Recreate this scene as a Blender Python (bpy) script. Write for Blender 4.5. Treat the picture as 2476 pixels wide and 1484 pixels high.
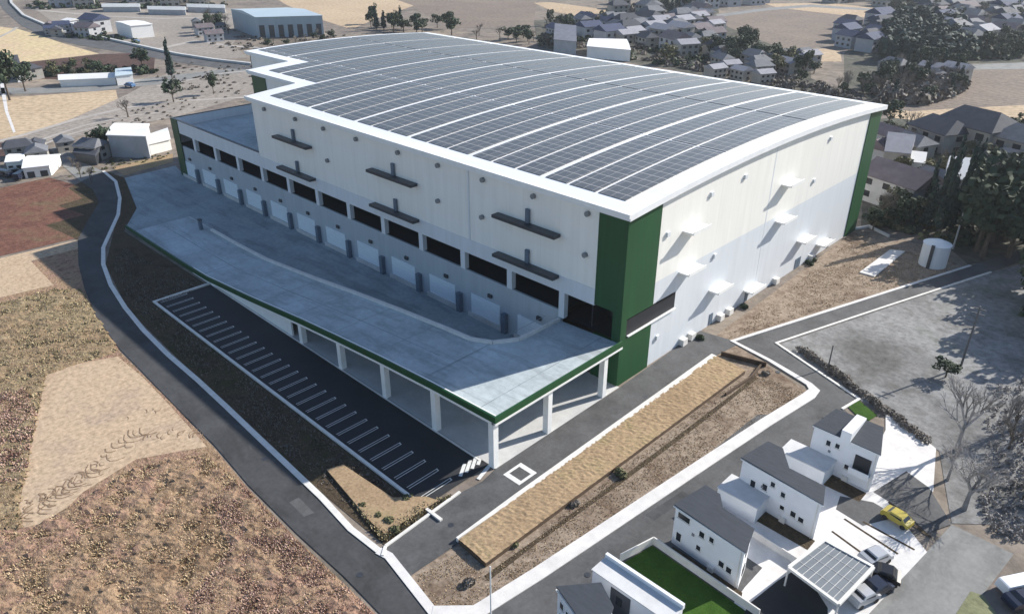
import bpy, bmesh, math, random
import numpy as np
from mathutils import Vector, Matrix
from mathutils.geometry import tessellate_polygon
random.seed(7)
RNG = np.random.default_rng(7)
for _o in list(bpy.data.objects):
    bpy.data.objects.remove(_o)
scene = bpy.context.scene
COL = scene.collection

# ------------------------------------------------------------------ camera
CAM = Vector((53.938, -77.583, 62.399))
YAW, PITCH, ROLL, FPX = 2.34212, 0.48545, 0.00146, 1822.48
_f = Vector((math.cos(YAW) * math.cos(PITCH), math.sin(YAW) * math.cos(PITCH), -math.sin(PITCH)))
_r0 = _f.cross(Vector((0, 0, 1))).normalized()
_u0 = _r0.cross(_f)
_r = _r0 * math.cos(ROLL) + _u0 * math.sin(ROLL)
_u = _u0 * math.cos(ROLL) - _r0 * math.sin(ROLL)
cam_data = bpy.data.cameras.new("camera")
cam_data.sensor_width = 36.0
cam_data.lens = FPX / 2475.0 * 36.0
cam_data.clip_start = 1.0
cam_data.clip_end = 8000.0
cam = bpy.data.objects.new("camera", cam_data)
COL.objects.link(cam)
cam.matrix_world = Matrix.Translation(CAM) @ Matrix((( _r.x, _u.x, -_f.x), (_r.y, _u.y, -_f.y), (_r.z, _u.z, -_f.z))).to_4x4()
scene.camera = cam

# ------------------------------------------------------------------ sky, sun, exposure
SUN_DIR = Vector((0.33, 0.944, 0.0)).normalized()
SUN_EL = math.radians(30.5)
world = bpy.data.worlds.new("World")
scene.world = world
world.use_nodes = True
nt = world.node_tree
nt.nodes.clear()
sky = nt.nodes.new("ShaderNodeTexSky")
sky.sky_type = 'NISHITA'
sky.sun_disc = False
sky.sun_elevation = SUN_EL
sky.sun_rotation = math.atan2(SUN_DIR.x, SUN_DIR.y)
sky.altitude = 50
sky.air_density = 1.0
sky.dust_density = 0.6
sky.ozone_density = 2.5
bg = nt.nodes.new("ShaderNodeBackground")
bg.inputs[1].default_value = 0.105
wo = nt.nodes.new("ShaderNodeOutputWorld")
nt.links.new(sky.outputs[0], bg.inputs[0])
nt.links.new(bg.outputs[0], wo.inputs[0])
sun_data = bpy.data.lights.new("sun", 'SUN')
sun_data.energy = 5.0
sun_data.angle = math.radians(0.5)
sun_data.color = (1.0, 0.95, 0.87)
sun = bpy.data.objects.new("sun", sun_data)
COL.objects.link(sun)
_sd = Vector((SUN_DIR.x * math.cos(SUN_EL), SUN_DIR.y * math.cos(SUN_EL), math.sin(SUN_EL)))
sun.rotation_euler = _sd.to_track_quat('Z', 'Y').to_euler()
sun.location = (0, 0, 200)
scene.view_settings.view_transform = 'Standard'
scene.view_settings.look = 'None'
scene.view_settings.exposure = 0.62
scene.view_settings.gamma = 1.0

# ------------------------------------------------------------------ survey helper: a reading of the photograph -> a point on level ground
def g(x, y, z=0.0):
    d = _f + _r * ((x - 1237.5) / FPX) - _u * ((y - 742.0) / FPX)
    t = (z - CAM.z) / d.z
    p = CAM + d * t
    return Vector((p.x, p.y, z))

def height_at(bx, by, tx, ty):
    a = g(bx, by)
    d = _f + _r * ((tx - 1237.5) / FPX) - _u * ((ty - 742.0) / FPX)
    e = Vector((a.x - CAM.x, a.y - CAM.y))
    t = e.dot(Vector((d.x, d.y))) / Vector((d.x, d.y)).length_squared
    return (CAM + d * t).z

# ------------------------------------------------------------------ materials
def _mat(name):
    m = bpy.data.materials.new(name)
    m.use_nodes = True
    n = m.node_tree
    b = n.nodes["Principled BSDF"]
    return m, n, b

def _pos(n):
    return n.nodes.new("ShaderNodeNewGeometry").outputs["Position"]

def _noise(n, vec, scale, detail=4, rough=0.55, dist=0.0):
    t = n.nodes.new("ShaderNodeTexNoise")
    t.inputs["Scale"].default_value = scale
    t.inputs["Detail"].default_value = detail
    t.inputs["Roughness"].default_value = rough
    t.inputs["Distortion"].default_value = dist
    n.links.new(vec, t.inputs["Vector"])
    return t.outputs["Fac"]

def _ramp(n, fac, stops):
    r = n.nodes.new("ShaderNodeValToRGB")
    el = r.color_ramp.elements
    while len(el) < len(stops):
        el.new(0.5)
    for e, (p, c) in zip(el, stops):
        e.position = p
        e.color = (c[0], c[1], c[2], 1)
    n.links.new(fac, r.inputs[0])
    return r.outputs[0]

def _mix(n, fac, a, b, mode='MIX'):
    m = n.nodes.new("ShaderNodeMix")
    m.data_type = 'RGBA'
    m.blend_type = mode
    for s, v in ((0, fac), (6, a), (7, b)):
        if isinstance(v, (int, float)):
            m.inputs[s].default_value = v
        elif isinstance(v, tuple):
            m.inputs[s].default_value = (v[0], v[1], v[2], 1)
        else:
            n.links.new(v, m.inputs[s])
    return m.outputs[2]

def _scale(n, vec, s):
    m = n.nodes.new("ShaderNodeMapping")
    m.inputs["Scale"].default_value = s
    n.links.new(vec, m.inputs["Vector"])
    return m.outputs[0]

def _bump(n, b, h, strength, dist):
    bp = n.nodes.new("ShaderNodeBump")
    bp.inputs["Strength"].default_value = strength
    bp.inputs["Distance"].default_value = dist
    n.links.new(h, bp.inputs["Height"])
    n.links.new(bp.outputs[0], b.inputs["Normal"])

def mat_plain(name, c, rough=0.6, var=0.12, scale=0.6, metal=0.0, spec=0.5, streak=None, fine=0.0, stain=None):
    """paint, concrete, metal: a base colour with weathering of low contrast"""
    m, n, b = _mat(name)
    p = _pos(n)
    lo = tuple(v * (1 - var) for v in c)
    hi = tuple(min(1, v * (1 + var)) for v in c)
    v = p if streak is None else _scale(n, p, streak)
    col = _ramp(n, _noise(n, v, scale, 5, 0.6), [(0.3, lo), (0.7, hi)])
    if fine:
        col = _mix(n, fine, col, _ramp(n, _noise(n, p, scale * 9, 3, 0.7), [(0.35, (0.45, 0.45, 0.45)), (0.65, (1, 1, 1))]), 'MULTIPLY')
    if stain is not None:
        sv, ss, amt = stain
        sf = _ramp(n, _noise(n, _scale(n, p, sv), ss, 5, 0.7, 0.5), [(0.50, (1, 1, 1)), (0.62, (1 - amt,) * 3), (0.75, (1 - amt * .6,) * 3)])
        col = _mix(n, 1.0, col, sf, 'MULTIPLY')
    n.links.new(col, b.inputs["Base Color"])
    b.inputs["Roughness"].default_value = rough
    b.inputs["Metallic"].default_value = metal
    b.inputs["Specular IOR Level"].default_value = spec
    return m

def mat_soil(name, cols, big=0.03, mid=0.25, small=1.6, bump=0.4, dist=0.3, dark=None, dark_amt=0.5, stripes=None, rough=0.95):
    """soil, dry grass and gravel: colour patches at three sizes, a rough surface"""
    m, n, b = _mat(name)
    p = _pos(n)
    k = len(cols)
    n1 = _noise(n, p, big, 4, 0.6, 0.4)
    n2 = _noise(n, p, mid, 5, 0.65, 0.3)
    f = n.nodes.new("ShaderNodeMath"); f.operation = 'ADD'
    n.links.new(n1, f.inputs[0]); n.links.new(n2, f.inputs[1])
    h = n.nodes.new("ShaderNodeMath"); h.operation = 'MULTIPLY'; h.inputs[1].default_value = 0.5
    n.links.new(f.outputs[0], h.inputs[0])
    col = _ramp(n, h.outputs[0], [(0.36 + 0.28 * i / max(1, k - 1), c) for i, c in enumerate(cols)])
    n3 = _noise(n, p, small, 6, 0.7)
    col = _mix(n, 0.8, col, _ramp(n, n3, [(0.3, (0.5, 0.5, 0.5)), (0.5, (0.95, 0.95, 0.95)), (0.72, (1.35, 1.35, 1.35))]), 'MULTIPLY')
    if dark is not None:
        n4 = _noise(n, p, mid * 2.3, 5, 0.75, 0.6)
        fac = _ramp(n, n4, [(0.52, (0, 0, 0)), (0.66, (dark_amt,) * 3)])
        col = _mix(n, fac, col, dark)
    if stripes is not None:
        sc, rot, amt = stripes
        mp = n.nodes.new("ShaderNodeMapping"); mp.inputs["Rotation"].default_value = (0, 0, rot)
        n.links.new(p, mp.inputs["Vector"])
        w = n.nodes.new("ShaderNodeTexWave"); w.inputs["Scale"].default_value = sc
        w.inputs["Distortion"].default_value = 2.5; w.inputs["Detail"].default_value = 3; w.inputs["Detail Scale"].default_value = 0.6
        n.links.new(mp.outputs[0], w.inputs["Vector"])
        col = _mix(n, amt, col, _ramp(n, w.outputs["Fac"], [(0.0, (0.6, 0.58, 0.55)), (1.0, (1.15, 1.15, 1.15))]), 'MULTIPLY')
    n.links.new(col, b.inputs["Base Color"])
    b.inputs["Roughness"].default_value = rough
    b.inputs["Specular IOR Level"].default_value = 0.1
    _bump(n, b, n3, bump, dist)
    return m

def mat_leaf(name, c1, c2, c3, per=3.0):
    m, n, b = _mat(name)
    p = _pos(n)
    geo = n.nodes.new("ShaderNodeNewGeometry")
    f = n.nodes.new("ShaderNodeMath"); f.operation = 'ADD'
    n.links.new(_noise(n, p, 0.35, 3, 0.6), f.inputs[0])
    q = n.nodes.new("ShaderNodeMath"); q.operation = 'MULTIPLY'; q.inputs[1].default_value = 0.55
    n.links.new(geo.outputs["Random Per Island"], q.inputs[0])
    n.links.new(q.outputs[0], f.inputs[1])
    col = _ramp(n, f.outputs[0], [(0.35, c1), (0.7, c2), (1.0, c3)])
    n.links.new(col, b.inputs["Base Color"])
    b.inputs["Roughness"].default_value = 0.75
    b.inputs["Specular IOR Level"].default_value = 0.25
    return m

def mat_solar():
    m, n, b = _mat("solar_glass")
    p = _pos(n)
    sep = n.nodes.new("ShaderNodeSeparateXYZ"); n.links.new(p, sep.inputs[0])
    def line(axis, period, width, off=0.0):
        a = n.nodes.new("ShaderNodeMath"); a.operation = 'ADD'; a.inputs[1].default_value = off + 3000.0 * period
        n.links.new(sep.outputs[axis], a.inputs[0])
        c = n.nodes.new("ShaderNodeMath"); c.operation = 'MODULO'; c.inputs[1].default_value = period
        n.links.new(a.outputs[0], c.inputs[0])
        d = n.nodes.new("ShaderNodeMath"); d.operation = 'LESS_THAN'; d.inputs[1].default_value = width
        n.links.new(c.outputs[0], d.inputs[0])
        return d.outputs[0]
    mx = n.nodes.new("ShaderNodeMath"); mx.operation = 'MAXIMUM'
    n.links.new(line(1, 2.04, 0.12), mx.inputs[0]); n.links.new(line(0, 1.6, 0.06, 0.4), mx.inputs[1])
    nz = _ramp(n, _noise(n, _scale(n, p, (0.6, 1.0, 1.0)), 0.5, 3, 0.6), [(0.35, (0.030, 0.028, 0.027)), (0.65, (0.052, 0.049, 0.046))])
    col = _mix(n, mx.outputs[0], nz, (0.46, 0.46, 0.46))
    n.links.new(col, b.inputs["Base Color"])
    rr = n.nodes.new("ShaderNodeMapRange")
    n.links.new(_noise(n, p, 0.25, 3, 0.6), rr.inputs[0])
    rr.inputs[3].default_value = 0.42; rr.inputs[4].default_value = 0.52
    n.links.new(rr.outputs[0], b.inputs["Roughness"])
    b.inputs["IOR"].default_value = 1.9
    b.inputs["Coat Weight"].default_value = 1.0; b.inputs["Coat Tint"].default_value = (1.0, 0.95, 0.88, 1); b.inputs["Specular Tint"].default_value = (1.0, 0.88, 0.74, 1)
    b.inputs["Coat Roughness"].default_value = 0.4; b.inputs["Coat IOR"].default_value = 1.8
    return m

def mat_cladding(name, c, var=0.06, panel=1.0, line=0.85):
    """sandwich panel walls: faint panel joints and faint streaks"""
    m, n, b = _mat(name)
    p = _pos(n)
    sep = n.nodes.new("ShaderNodeSeparateXYZ"); n.links.new(p, sep.inputs[0])
    s = n.nodes.new("ShaderNodeMath"); s.operation = 'ADD'
    n.links.new(sep.outputs[0], s.inputs[0]); n.links.new(sep.outputs[1], s.inputs[1])
    a = n.nodes.new("ShaderNodeMath"); a.operation = 'ADD'; a.inputs[1].default_value = 3000.0
    n.links.new(s.outputs[0], a.inputs[0])
    w = n.nodes.new("ShaderNodeMath"); w.operation = 'MODULO'; w.inputs[1].default_value = panel
    n.links.new(a.outputs[0], w.inputs[0])
    d = n.nodes.new("ShaderNodeMath"); d.operation = 'LESS_THAN'; d.inputs[1].default_value = 0.08
    n.links.new(w.outputs[0], d.inputs[0])
    st = _noise(n, _scale(n, p, (1.0, 1.0, 0.08)), 0.7, 5, 0.65)
    col = _ramp(n, st, [(0.3, tuple(v * (1 - var) for v in c)), (0.7, tuple(min(1, v * (1 + var)) for v in c))])
    fac = n.nodes.new("ShaderNodeMath"); fac.operation = 'MULTIPLY'; fac.inputs[1].default_value = 1 - line
    n.links.new(d.outputs[0], fac.inputs[0])
    col = _mix(n, fac.outputs[0], col, (c[0] * 0.3, c[1] * 0.3, c[2] * 0.3))
    n.links.new(col, b.inputs["Base Color"])
    b.inputs["Roughness"].default_value = 0.5
    return m

M = {}
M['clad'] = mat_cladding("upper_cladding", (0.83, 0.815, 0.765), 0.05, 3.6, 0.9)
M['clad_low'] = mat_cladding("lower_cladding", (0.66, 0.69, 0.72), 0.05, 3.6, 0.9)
M['green'] = mat_cladding("green_cladding", (0.006, 0.065, 0.018), 0.15, 1.2, 0.75)
M['white'] = mat_plain("white_paint", (0.82, 0.82, 0.80), 0.5, 0.06, 0.8)
M['roof'] = mat_plain("white_roof_metal", (0.80, 0.81, 0.82), 0.45, 0.07, 0.35, streak=(0.15, 1, 1))
M['solar'] = mat_solar()
M['deck'] = mat_plain("deck_concrete", (0.47, 0.53, 0.55), 0.8, 0.2, 0.12, fine=0.3, stain=((0.10, 0.8, 1), 0.6, 0.22))
M['yard'] = mat_plain("yard_concrete", (0.31, 0.36, 0.38), 0.85, 0.16, 0.15, fine=0.3, stain=((0.12, 0.7, 1), 0.5, 0.25))
M['floor'] = mat_plain("pale_concrete", (0.52, 0.52, 0.51), 0.85, 0.12, 0.3, fine=0.15)
M['kerb'] = mat_plain("kerb_concrete", (0.70, 0.68, 0.64), 0.85, 0.10, 0.8, fine=0.15)
M['asphalt'] = mat_plain("asphalt", (0.098, 0.098, 0.100), 0.9, 0.25, 0.22, fine=0.35, stain=((0.5, 0.35, 1), 0.35, 0.28))
M['asphalt_left'] = mat_plain("left_road_asphalt", (0.060, 0.061, 0.064), 0.9, 0.28, 0.2, fine=0.4, stain=((0.3, 0.6, 1), 0.35, 0.3))
M['village'] = mat_soil("village_ground", [(0.06, 0.062, 0.05), (0.13, 0.12, 0.10), (0.09, 0.095, 0.075), (0.21, 0.19, 0.165)], 0.02, 0.08, 0.5, 0.5, 0.4, dark=(0.04, 0.045, 0.04), dark_amt=0.7)
M['asphalt_dark'] = mat_plain("new_asphalt", (0.022, 0.024, 0.028), 0.9, 0.2, 0.2, fine=0.25)
M['asphalt_pale'] = mat_plain("old_asphalt", (0.23, 0.23, 0.222), 0.9, 0.14, 0.18, fine=0.3, stain=((0.6, 0.2, 1), 0.4, 0.22))
M['line'] = mat_plain("road_paint", (0.72, 0.72, 0.70), 0.7, 0.12, 2.0, fine=0.2)
M['clad_base'] = mat_cladding("bluish_base_cladding", (0.38, 0.43, 0.47), 0.08, 3.6, 0.85)
M['vent'] = mat_plain("grey_vent", (0.20, 0.21, 0.22), 0.5, 0.1, 1.0)
M['farpath'] = mat_plain("worn_pale_track", (0.40, 0.365, 0.33), 0.9, 0.15, 0.1, fine=0.3)
M['dark'] = mat_plain("dark_opening", (0.012, 0.014, 0.02), 0.6, 0.2, 0.5)
M['shutter'] = mat_plain("shutter_metal", (0.66, 0.73, 0.78), 0.4, 0.08, 0.5, streak=(1, 1, 8))
M['steel'] = mat_plain("dark_steel", (0.06, 0.065, 0.075), 0.45, 0.15, 1.0, metal=0.4)
M['bollard'] = mat_plain("blue_bumper", (0.10, 0.14, 0.19), 0.5, 0.15, 1.0)
M['glass'] = mat_plain("window_glass", (0.02, 0.024, 0.03), 0.12, 0.1, 1.0)
M['housewall'] = mat_plain("house_render", (0.74, 0.75, 0.77), 0.7, 0.05, 0.5)
M['houseroof'] = mat_plain("slate_roof", (0.058, 0.066, 0.08), 0.75, 0.18, 0.8, streak=(1, 6, 1), fine=0.2)
M['tan'] = mat_soil("dry_grass_bed", [(0.29, 0.205, 0.125), (0.37, 0.265, 0.165), (0.31, 0.245, 0.135)], 0.06, 0.5, 3.0, 0.15, 0.05)
M['retain'] = mat_plain("brown_retaining_wall", (0.10, 0.065, 0.04), 0.95, 0.3, 0.8, fine=0.4)
M['lot'] = mat_soil("bare_brown_lot", [(0.15, 0.105, 0.075), (0.24, 0.185, 0.14), (0.33, 0.265, 0.205), (0.19, 0.14, 0.105)], 0.07, 0.45, 2.2, 0.35, 0.12, dark=(0.09, 0.065, 0.045), dark_amt=0.7)
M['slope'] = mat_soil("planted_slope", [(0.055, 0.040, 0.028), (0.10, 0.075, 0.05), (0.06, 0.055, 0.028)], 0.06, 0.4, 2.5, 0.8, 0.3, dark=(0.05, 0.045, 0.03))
M['scrub'] = mat_soil("scrub_soil", [(0.27, 0.175, 0.11), (0.38, 0.265, 0.17), (0.36, 0.225, 0.165), (0.41, 0.295, 0.19)], 0.035, 0.3, 1.8, 0.9, 0.4, dark=(0.12, 0.075, 0.048), dark_amt=0.8)
M['scrub_olive'] = mat_soil("olive_scrub_soil", [(0.23, 0.175, 0.10), (0.35, 0.27, 0.165), (0.32, 0.225, 0.14), (0.39, 0.305, 0.19)], 0.035, 0.3, 1.8, 0.9, 0.4, dark=(0.10, 0.075, 0.04), dark_amt=0.8)
M['sand'] = mat_soil("cleared_tan_soil", [(0.44, 0.32, 0.22), (0.51, 0.385, 0.265), (0.41, 0.31, 0.235)], 0.03, 0.18, 1.5, 0.2, 0.06, stripes=(0.5, 0.12, 0.12))
M['gravel'] = mat_soil("grey_gravel", [(0.13, 0.128, 0.122), (0.20, 0.198, 0.195), (0.28, 0.278, 0.275), (0.17, 0.175, 0.155)], 0.045, 0.10, 1.0, 0.15, 0.06, dark=(0.10, 0.095, 0.085), dark_amt=0.5)
M['hillground'] = mat_soil("far_ground", [(0.14, 0.12, 0.10), (0.26, 0.22, 0.18), (0.20, 0.17, 0.15), (0.34, 0.28, 0.22)], 0.008, 0.03, 0.25, 0.4, 0.5, dark=(0.07, 0.07, 0.06), dark_amt=0.6)
M['field_tan'] = mat_soil("tan_field", [(0.45, 0.34, 0.23), (0.54, 0.42, 0.29)], 0.01, 0.05, 0.5, 0.3, 0.2, stripes=(0.12, 0.8, 0.2))
M['field_yellow'] = mat_soil("yellow_field", [(0.54, 0.40, 0.28), (0.60, 0.50, 0.28)], 0.01, 0.04, 0.5, 0.3, 0.2)
M['field_brown'] = mat_soil("brown_field", [(0.20, 0.165, 0.14), (0.27, 0.22, 0.18)], 0.01, 0.05, 0.5, 0.4, 0.3, stripes=(0.15, 0.4, 0.35))
M['field_maroon'] = mat_soil("maroon_field", [(0.13, 0.062, 0.05), (0.19, 0.095, 0.07), (0.17, 0.125, 0.075)], 0.04, 0.2, 1.0, 0.6, 0.3, dark=(0.08, 0.045, 0.035))
M['hedgerow'] = mat_soil("dark_hedgerow", [(0.075, 0.05, 0.045), (0.12, 0.075, 0.065)], 0.03, 0.15, 0.8, 0.6, 0.4, dark=(0.04, 0.035, 0.03))
M['track'] = mat_soil("tracked_soil", [(0.22, 0.15, 0.10), (0.30, 0.21, 0.14)], 0.1, 0.6, 3.0, 0.4, 0.1)
M['field_grey'] = mat_soil("grey_field", [(0.26, 0.235, 0.205), (0.35, 0.31, 0.275)], 0.01, 0.06, 0.6, 0.4, 0.3, stripes=(0.2, 1.3, 0.3))
M['field_green'] = mat_soil("olive_field", [(0.17, 0.18, 0.10), (0.27, 0.27, 0.16)], 0.02, 0.08, 0.8, 0.4, 0.3)
M['lawn'] = mat_soil("lawn_turf", [(0.028, 0.070, 0.010), (0.06, 0.125, 0.022)], 0.1, 0.6, 6.0, 0.5, 0.06)
M['paving'] = mat_plain("white_paving", (0.66, 0.64, 0.62), 0.85, 0.12, 0.6, fine=0.15)
M['leaf_dark'] = mat_leaf("evergreen_leaves", (0.018, 0.032, 0.018), (0.035, 0.055, 0.03), (0.06, 0.08, 0.045))
M['leaf_blue'] = mat_leaf("cedar_leaves", (0.012, 0.028, 0.026), (0.022, 0.045, 0.038), (0.04, 0.065, 0.05))
M['leaf_olive'] = mat_leaf("olive_leaves", (0.06, 0.065, 0.03), (0.11, 0.11, 0.055), (0.17, 0.16, 0.085))
M['leaf_bare'] = mat_leaf("bare_twigs", (0.07, 0.058, 0.048), (0.14, 0.12, 0.10), (0.23, 0.205, 0.18))
M['leaf_pale'] = mat_leaf("pale_twigs", (0.13, 0.115, 0.105), (0.26, 0.24, 0.225), (0.40, 0.375, 0.36))
M['leaf_yellow'] = mat_leaf("yellow_leaves", (0.14, 0.15, 0.02), (0.42, 0.36, 0.10), (0.70, 0.60, 0.28))
M['grass_tan'] = mat_leaf("dry_stalks", (0.20, 0.135, 0.07), (0.42, 0.31, 0.19), (0.58, 0.45, 0.30))
M['grass_pink'] = mat_leaf("reddish_stalks", (0.19, 0.10, 0.075), (0.40, 0.26, 0.20), (0.56, 0.40, 0.33))
M['grass_green'] = mat_leaf("green_weeds", (0.14, 0.12, 0.06), (0.30, 0.245, 0.14), (0.42, 0.35, 0.22))
M['bark'] = mat_plain("bark", (0.11, 0.085, 0.065), 0.95, 0.25, 2.0)
M['pole'] = mat_plain("concrete_pole", (0.42, 0.42, 0.42), 0.7, 0.1, 1.0)
M['poledark'] = mat_plain("dark_pole", (0.10, 0.10, 0.105), 0.7, 0.1, 1.0)
M['rubber'] = mat_plain("rubber", (0.02, 0.02, 0.02), 0.8, 0.1, 1.0)

# ------------------------------------------------------------------ objects
def tag(o, label=None, cat=None, group=None, kind=None):
    if label: o['label'] = label
    if cat: o['category'] = cat
    if group: o['group'] = group
    if kind: o['kind'] = kind
    return o

def empty(name, loc, label=None, cat=None, group=None, rz=0.0):
    o = bpy.data.objects.new(name, None)
    COL.objects.link(o)
    o.location = loc
    o.rotation_euler = (0, 0, rz)
    o.empty_display_size = 0.5
    return tag(o, label, cat, group)

class MB:
    def __init__(self):
        self.v, self.f, self.m = [], [], []
    def face(self, pts, mi=0):
        k = len(self.v)
        self.v += [tuple(p) for p in pts]
        self.f.append(tuple(range(k, k + len(pts))))
        self.m.append(mi)
    def box(self, x0, x1, y0, y1, z0, z1, mi=0, rz=0.0, c=None):
        P = [(x0, y0, z0), (x1, y0, z0), (x1, y1, z0), (x0, y1, z0), (x0, y0, z1), (x1, y0, z1), (x1, y1, z1), (x0, y1, z1)]
        if rz:
            cx, cy = c if c else ((x0 + x1) / 2, (y0 + y1) / 2)
            s, co = math.sin(rz), math.cos(rz)
            P = [(cx + (x - cx) * co - (y - cy) * s, cy + (x - cx) * s + (y - cy) * co, z) for x, y, z in P]
        k = len(self.v)
        self.v += P
        for q in ((3, 2, 1, 0), (4, 5, 6, 7), (0, 1, 5, 4), (1, 2, 6, 5), (2, 3, 7, 6), (3, 0, 4, 7)):
            self.f.append(tuple(k + i for i in q)); self.m.append(mi)
    def hexa(self, bot, top, mi=0):
        k = len(self.v); n = len(bot)
        self.v += [tuple(p) for p in bot] + [tuple(p) for p in top]
        for i in range(n):
            j = (i + 1) % n
            self.f.append((k + i, k + j, k + n + j, k + n + i)); self.m.append(mi)
        self.f.append(tuple(k + n + i for i in range(n))); self.m.append(mi)
        self.f.append(tuple(k + i for i in reversed(range(n)))); self.m.append(mi)
    def cyl(self, p0, p1, r0, r1=None, n=10, mi=0):
        r1 = r0 if r1 is None else r1
        p0, p1 = Vector(p0), Vector(p1)
        d = (p1 - p0).normalized()
        a = d.orthogonal().normalized(); b = d.cross(a)
        A = [p0 + (a * math.cos(t) + b * math.sin(t)) * r0 for t in [2 * math.pi * i / n for i in range(n)]]
        B = [p1 + (a * math.cos(t) + b * math.sin(t)) * r1 for t in [2 * math.pi * i / n for i in range(n)]]
        self.hexa(A, B, mi)
    def build(self, name, mats, parent=None, smooth=False, shift=None):
        me = bpy.data.meshes.new(name)
        v = self.v
        if parent is not None and shift is None:
            shift = parent.location if parent.parent is None else parent.location + parent.parent.location
        if shift is not None:
            v = [(a - shift[0], b - shift[1], c - shift[2]) for a, b, c in v]
        me.from_pydata(v, [], self.f)
        if not isinstance(mats, (list, tuple)):
            mats = [mats]
        for m in mats:
            me.materials.append(m)
        if len(mats) > 1:
            me.polygons.foreach_set("material_index", self.m)
        if smooth:
            me.polygons.foreach_set("use_smooth", [True] * len(me.polygons))
        me.update()
        o = bpy.data.objects.new(name, me)
        COL.objects.link(o)
        if parent is not None:
            o.parent = parent
        return o

def sheet(name, pts, z, m, kind='structure', label=None, cat=None, thick=None, parent=None):
    P = [Vector((p[0], p[1], z)) for p in pts]
    mb = MB()
    mb.v = [tuple(p) for p in P]
    for t in tessellate_polygon([P]):
        a, b_, c = (P[i] for i in t)
        if (b_ - a).cross(c - a).z < 0:
            t = (t[0], t[2], t[1])
        mb.f.append(tuple(t)); mb.m.append(0)
    if thick:
        n = len(P)
        mb.v += [(p.x, p.y, z - thick) for p in P]
        for i in range(n):
            j = (i + 1) % n
            mb.f.append((i, j, n + j, n + i)); mb.m.append(1)
    o = mb.build(name, m, parent)
    if parent is None:
        tag(o, label, cat, None, kind)
    return o

def ribbon(pts, w, z, h=0.0, mb=None):
    """a band of width w along a polyline, as a raised strip when h > 0"""
    mb = mb or MB()
    P = [Vector((p[0], p[1])) for p in pts]
    L, Rr = [], []
    for i, p in enumerate(P):
        a = P[max(0, i - 1)]; b = P[min(len(P) - 1, i + 1)]
        d1 = (p - a).normalized() if i > 0 else (b - p).normalized()
        d2 = (b - p).normalized() if i < len(P) - 1 else d1
        t = (d1 + d2).normalized()
        nrm = Vector((-t.y, t.x))
        k = 1.0 / max(0.5, nrm.dot(Vector((-d1.y, d1.x))))
        ww = (w[i] if isinstance(w, (list, tuple)) else w) * 0.5 * k
        L.append(p + nrm * ww); Rr.append(p - nrm * ww)
    for i in range(len(P) - 1):
        a, b_, c, d = L[i], Rr[i], Rr[i + 1], L[i + 1]
        if h > 0:
            mb.hexa([(q.x, q.y, z) for q in (a, b_, c, d)], [(q.x, q.y, z + h) for q in (a, b_, c, d)])
        else:
            mb.face([(q.x, q.y, z) for q in (a, b_, c, d)])
    return mb

def copy_tree(o, parent=None):
    c = o.copy()
    COL.objects.link(c)
    if parent is not None:
        c.parent = parent
    for ch in o.children:
        copy_tree(ch, c)
    return c

def inside(poly, X, Y):
    r = np.zeros(X.shape, bool)
    n = len(poly)
    for i in range(n):
        x1, y1 = poly[i][0], poly[i][1]; x2, y2 = poly[(i + 1) % n][0], poly[(i + 1) % n][1]
        c = ((y1 > Y) != (y2 > Y)) & (X < (x2 - x1) * (Y - y1) / (y2 - y1 + 1e-12) + x1)
        r ^= c
    return r
def G_(*pts, z=0.0):
    return [g(x, y, z) for x, y in pts]
# ================================================================== THE GROUND
def rough_ground(name, m, region, step, amp, seed):
    P = [(p.x, p.y) for p in region]
    xs = np.arange(min(p[0] for p in P), max(p[0] for p in P), step); ys_ = np.arange(min(p[1] for p in P), max(p[1] for p in P), step)
    X, Y = np.meshgrid(xs, ys_)
    rg = np.random.default_rng(seed)
    Z = np.zeros(X.shape)
    for k in range(26):
        fr = rg.uniform(.5, 3.6); a = rg.uniform(0, 6.28); ph = rg.uniform(0, 6.28)
        Z += np.sin((X * math.cos(a) + Y * math.sin(a)) * fr + ph + 1.5 * np.sin((X - Y) * .3 + k)) / fr ** .7
    Z = Z / Z.std() * amp * .5 + rg.normal(size=Z.shape) * amp * .35
    X = X + rg.uniform(-.2, .2, X.shape) * step; Y = Y + rg.uniform(-.2, .2, X.shape) * step
    K = inside(P, X, Y)
    ny_, nx_ = X.shape
    Z = np.where(K, Z + amp + .06, 0.0)
    idx = np.arange(nx_ * ny_).reshape(ny_, nx_)
    q = np.stack([idx[:-1, :-1], idx[:-1, 1:], idx[1:, 1:], idx[1:, :-1]], -1).reshape(-1, 4)
    kk = K.ravel()[q].sum(1) > 1
    me = bpy.data.meshes.new(name)
    me.from_pydata(np.stack([X.ravel(), Y.ravel(), Z.ravel()], 1).tolist(), [], q[kk].tolist())
    me.materials.append(m); me.update()
    o = bpy.data.objects.new(name, me); COL.objects.link(o)
    return tag(o, kind='structure')
sheet("ground", [(-2500, -600), (700, -600), (900, 2600), (-2500, 2600)], 0.0, M['hillground'])
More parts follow.
